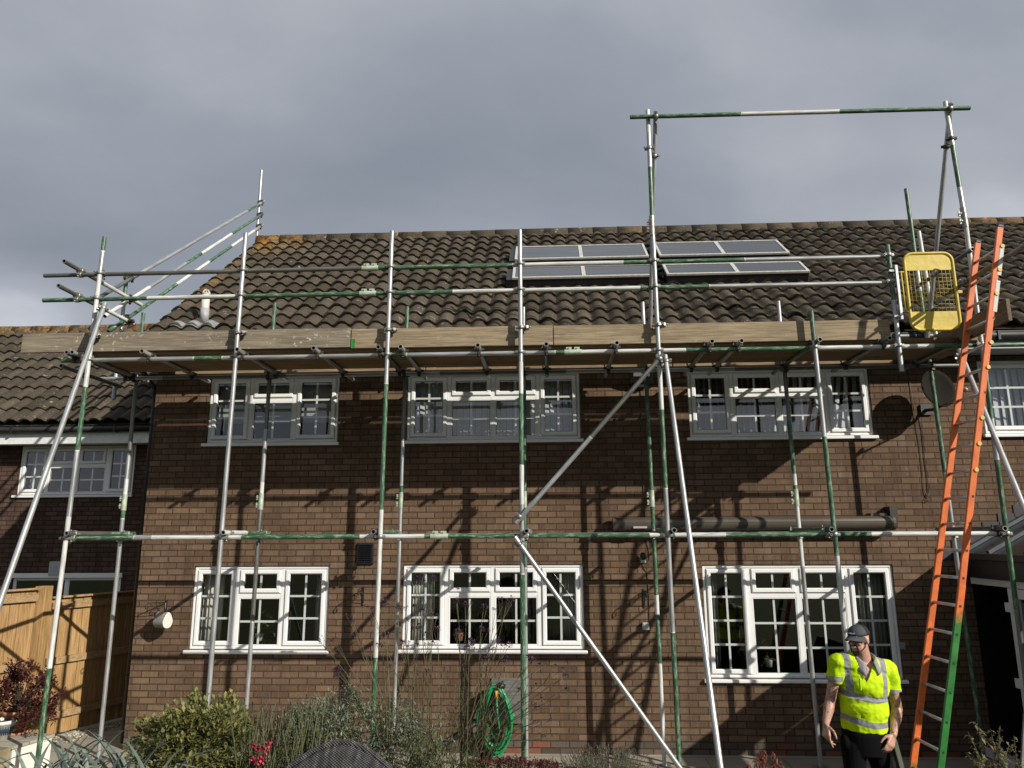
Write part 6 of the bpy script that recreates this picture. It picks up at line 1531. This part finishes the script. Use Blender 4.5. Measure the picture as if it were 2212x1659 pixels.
b.ball(J['chest'] + Vector((0, -.005, 0)), .208, .148, .20, TM, 22, 14); b.ball(J['waist'] + Vector((0, -.012, .02)), .196, .152, .18, TM, 22, 14)
b.lathe([(.186, -.16), (.190, -.11), (.194, .0), (.20, .12)], 30, Matrix.Translation(J['waist']) @ TM.to_4x4() @ Matrix.Scale(.77, 4, (0, 1, 0)) @ Matrix.Rotation(R_(3.5), 4, 'Y'))
for (s_, e_, f) in (('sl', 'el', .50), ('sr', 'er', .56)):
    q = J[s_].lerp(J[e_], f); d = (q - J[s_]).normalized(); x = d.orthogonal().normalized(); y = d.cross(x); pts = [J[s_] - d * .02, J[s_].lerp(q, .5), q]
    b.capsule(J[s_], J[s_].lerp(q, .55), .082, .079, 16); b.path(pts, [.080, .080, .078], 18)
sh = remesh(b, 'polo_shirt', M['shirt'], man, .0065, 5)
tx_ = bpy.data.textures.new('cloth_folds', 'CLOUDS'); tx_.noise_scale = .11
dm = sh.modifiers.new('folds', 'DISPLACE'); dm.texture = tx_; dm.strength = .030; dm.mid_level = .5; dm.texture_coords = 'LOCAL'
# cut the open neck: bake the remeshed shirt and take the faces of the V away
VT = J['neck'] + Vector((-.028, 0, 0)); VB = mp_(1857, 1466)
dg = bpy.context.evaluated_depsgraph_get(); dg.update()
me2 = bpy.data.meshes.new_from_object(sh.evaluated_get(dg)); sh.modifiers.clear(); sh.data = me2
bm = bmesh.new(); bm.from_mesh(me2); kill = []
mwz = sh.location + (man.location)
for f_ in bm.faces:
    p = f_.calc_center_median() + mwz
    if p.y < J['neck'].y + .02 and p.z > VB.z:
        hw = .004 + (p.z - VB.z) * .46; xc_ = VB.x + (VT.x - VB.x) * (p.z - VB.z) / (VT.z - VB.z)
        if abs(p.x - xc_) < hw: kill.append(f_)
    if (Vector((p.x - J['neck'].x, p.y - J['neck'].y - .015, 0))).length < .066 and p.z > J['neck'].z - .05 and f_ not in kill: kill.append(f_)
bmesh.ops.delete(bm, geom=list(set(kill)), context='FACES'); bm.to_mesh(me2); bm.free()
s_ = sh.modifiers.new('thick', 'SOLIDIFY'); s_.thickness = .004; s_.offset = -1
nk = J['neck'] + Vector((0, .012, 0))
M['collar'] = plain('grey_collar', (.24, .24, .245), .8, 0, .12, 20.0)
for sgn in (-1, 1):
    b = MB(); b.smooth = True; n = 14; rows = []
    for (r, z, tip) in ((.070, .015, 0), (.071, .070, 0), (.076, .078, 0), (.086, .070, .1), (.108, .022, .6), (.122, -.010, 1.0)):
        row = []
        for k in range(n + 1):
            t = k / n; a = R_(90) + sgn * R_(158) * t; dip = max(0, t - .45) / .55
            zz_ = z - (.075 if sgn > 0 else .060) * dip ** 1.5 * (1 if r < .08 else 1 + .25 * tip); rr_ = r * (1 + .10 * dip)
            row.append(b.vert(nk + Vector((rr_ * math.cos(a) * 1.05, rr_ * math.sin(a) * 1.05 - .030 * dip, zz_ - .012))))
        rows.append(row)
    for A, B in zip(rows, rows[1:]):
        for k in range(n): b.face((A[k], A[k + 1], B[k + 1], B[k]))
    cl_ = b.build('collar', M['collar'], sh); q_ = cl_.modifiers.new('thick', 'SOLIDIFY'); q_.thickness = .005
b = MB(); b.beam(mp_(1857, 1466, -.160), mp_(1859, 1491, -.158), .030, .010, Vector((1, 0, 0))); b.build('placket', plain('hi_vis_placket', (.50, .74, .0), .75), sh, bevel=.003)
for q in (1472, 1483):
    b = MB(); b.ball(mp_(1858.5, q, -.167), .006, .004, .006); b.build('button', M['collar'], sh)
# ---- trousers, boots
M['trouser'] = plain('black_work_cloth', (.0035, .0035, .004), .9, 0, .3, 12.0, .3, .12)
b = MB(); b.ball(J['pelvis'] + Vector((0, 0, -.02)), .182, .138, .15, TM, 20, 12)
b.lathe([(.172, -.14), (.182, -.06), (.184, .03), (.18, .055)], 26, Matrix.Translation(J['pelvis']) @ TM.to_4x4() @ Matrix.Scale(.76, 4, (0, 1, 0)))
for (h_, k_, a_) in ((hipL, knL, anL), (hipR, knR, anR)):
    b.capsule(h_ + Vector((0, 0, -.02)), k_, .108, .080, 16); b.path([k_ + Vector((0, 0, .04)), k_, a_.lerp(k_, .3), a_ + Vector((0, 0, .01))], [.080, .080, .072, .068], 16)
b.ball(J['pelvis'] + Vector((-.17, -.02, -.05)), .045, .06, .09)
tr_ = remesh(b, 'trousers', M['trouser'], man, .008, 5)
b = MB(); b.box(-.10, .10, -.02, .02, -.20, .04, Matrix.Translation(mp_(1932, 1608, -.02)) @ Matrix.Rotation(R_(-10), 4, 'Y') @ Matrix.Rotation(R_(25), 4, 'Z') @ Matrix.Scale(.28, 4, (1, 0, 0))); b.build('pocket_flap', plain('khaki_pocket', (.075, .08, .055), .85), tr_, bevel=.01)
for a_ in (anL, anR):
    b = MB(); b.capsule(a_ + Vector((0, .03, -.045)), a_ + Vector((0, -.16, -.055)), .050, .042, 14); b.capsule(a_ + Vector((0, .01, .05)), a_ + Vector((0, .01, -.04)), .052, .052, 14); remesh(b, 'boot', plain('brown_boot', (.06, .04, .025), .7), man, .007, 3)
# ---- beard, grin, eyes, cap
M['beard'] = plain('dark_beard', (.065, .040, .026), .9, 0, .5, 60.0, .6)
b = MB(); b.ball(hp3(0, .058, -.092), .040, .032, .026, HM); b.capsule(hp3(-.030, .088, -.030), hp3(.030, .088, -.030), .0085, .0085, 8)
for s in (-1, 1):
    b.capsule(hp3(s * .030, .088, -.031), hp3(s * .036, .074, -.085), .0075, .011, 8); b.capsule(hp3(s * .040, .060, -.085), hp3(s * .066, .020, -.050), .010, .007, 8); b.capsule(hp3(s * .066, .020, -.050), hp3(s * .074, .006, .010), .006, .005, 8)
remesh(b, 'beard', M['beard'], man, .004, 3)
b = MB(); pts = [hp3(x, .098 - x * x * 9, -.048 + x * x * 9) for x in (-.024, -.016, -.008, 0, .008, .016, .024)]; b.path(pts, [.003, .006, .0072, .0075, .0072, .006, .003], 8); b.build('teeth', plain('teeth', (.55, .50, .42), .4), man)
for s in (-1, 1):
    b = MB(); b.capsule(hp3(s * .022, .0885, .014), hp3(s * .042, .0800, .013), .0048, .0042, 8); b.build('eye', plain('eye', (.03, .02, .018), .3), man)
    b = MB(); b.path([hp3(s * .014, .098, .034), hp3(s * .030, .096, .038), hp3(s * .050, .082, .032)], [.005, .006, .004], 6); b.build('eyebrow', M['beard'], man)
M['cap'] = plain('charcoal_cap', (.045, .050, .058), .8, 0, .2, 30.0, .2); M['cap2'] = plain('black_cap_mesh', (.012, .012, .012), .9)
def dome(f0, f1, mat, name, parent):
    b = MB(); b.smooth = True; prev = None; n = 16
    for j in range(9):
        t = (math.pi / 2) * j / 8; row = []
        for k in range(n + 1):
            a = f0 + (f1 - f0) * k / n; row.append(b.vert(J['head'] + HM @ Vector((.085 * math.cos(t) * math.cos(a), -.012 + .106 * math.cos(t) * math.sin(a), .045 + .088 * math.sin(t) ** .92))))
        if prev:
            for k in range(n): b.face((prev[k], prev[k + 1], row[k + 1], row[k]))
        prev = row
    o = b.build(name, mat, parent); s_ = o.modifiers.new('thick', 'SOLIDIFY'); s_.thickness = .003; s_.offset = 1; return o
cap = dome(R_(5), R_(175), M['cap'], 'cap', man)
dome(R_(175), R_(365), M['cap2'], 'back_panel', cap)
b = MB(); b.smooth = True; rows = []
for j in range(7):
    t = j / 6.0; row = []
    for k in range(17):
        a = R_(18) + R_(144) * k / 16; rr_ = 1.0 + .72 * t * math.sin(a) ** .8
        row.append(b.vert(J['head'] + HM @ Vector((.090 * math.cos(a) * (1 + .05 * t), -.012 + .108 * math.sin(a) * rr_, .048 - .020 * t - .030 * (abs(math.cos(a)) ** 2) * (.4 + t)))))
    rows.append(row)
for A, B in zip(rows, rows[1:]):
    for k in range(16): b.face((A[k], A[k + 1], B[k + 1], B[k]))
pk = b.build('peak', M['cap'], cap); s_ = pk.modifiers.new('thick', 'SOLIDIFY'); s_.thickness = .005; s_.offset = 1
b = MB(); b.ball(J['head'] + HM @ Vector((0, -.012, .142)), .009, .009, .005, HM); b.build('cap_button', M['cap'], cap)
# the white lettering on the front of the cap
M['white_thread'] = plain('white_thread', (.75, .75, .75), .6)
b = MB()
GLY = {'O': [((0, 0), (0, 1)), ((0, 1), (1, 1)), ((1, 1), (1, 0)), ((1, 0), (0, 0))], 'A': [((0, 0), (.5, 1)), ((.5, 1), (1, 0))], 'K': [((0, 0), (0, 1)), ((0, .5), (1, 1)), ((.1, .55), (1, 0))], 'L': [((0, 1), (0, 0)), ((0, 0), (1, 0))], 'E': [((0, 0), (0, 1)), ((0, 1), (1, 1)), ((0, .5), (1, .5)), ((0, 0), (1, 0))], 'Y': [((0, 1), (.5, .5)), ((1, 1), (.5, .5)), ((.5, .5), (.5, 0))]}
def on_cap(s, z):                  # s along the brow (m), z up
    a = R_(90) + s / .098; t = math.asin(min(1, max(0, (z - .045) / .095))); return J['head'] + HM @ Vector((.094 * math.cos(t) * math.cos(a), -.012 + .113 * math.cos(t) * math.sin(a), z))
for i, ch in enumerate('OAKLEY'):
    s0 = -.036 + i * .0125
    for (p, q) in GLY[ch]:
        b.path([on_cap(s0 + p[0] * .0085, .066 + p[1] * .0085), on_cap(s0 + q[0] * .0085, .066 + q[1] * .0085)], .0013, 4)
b.build('cap_lettering', M['white_thread'], cap)
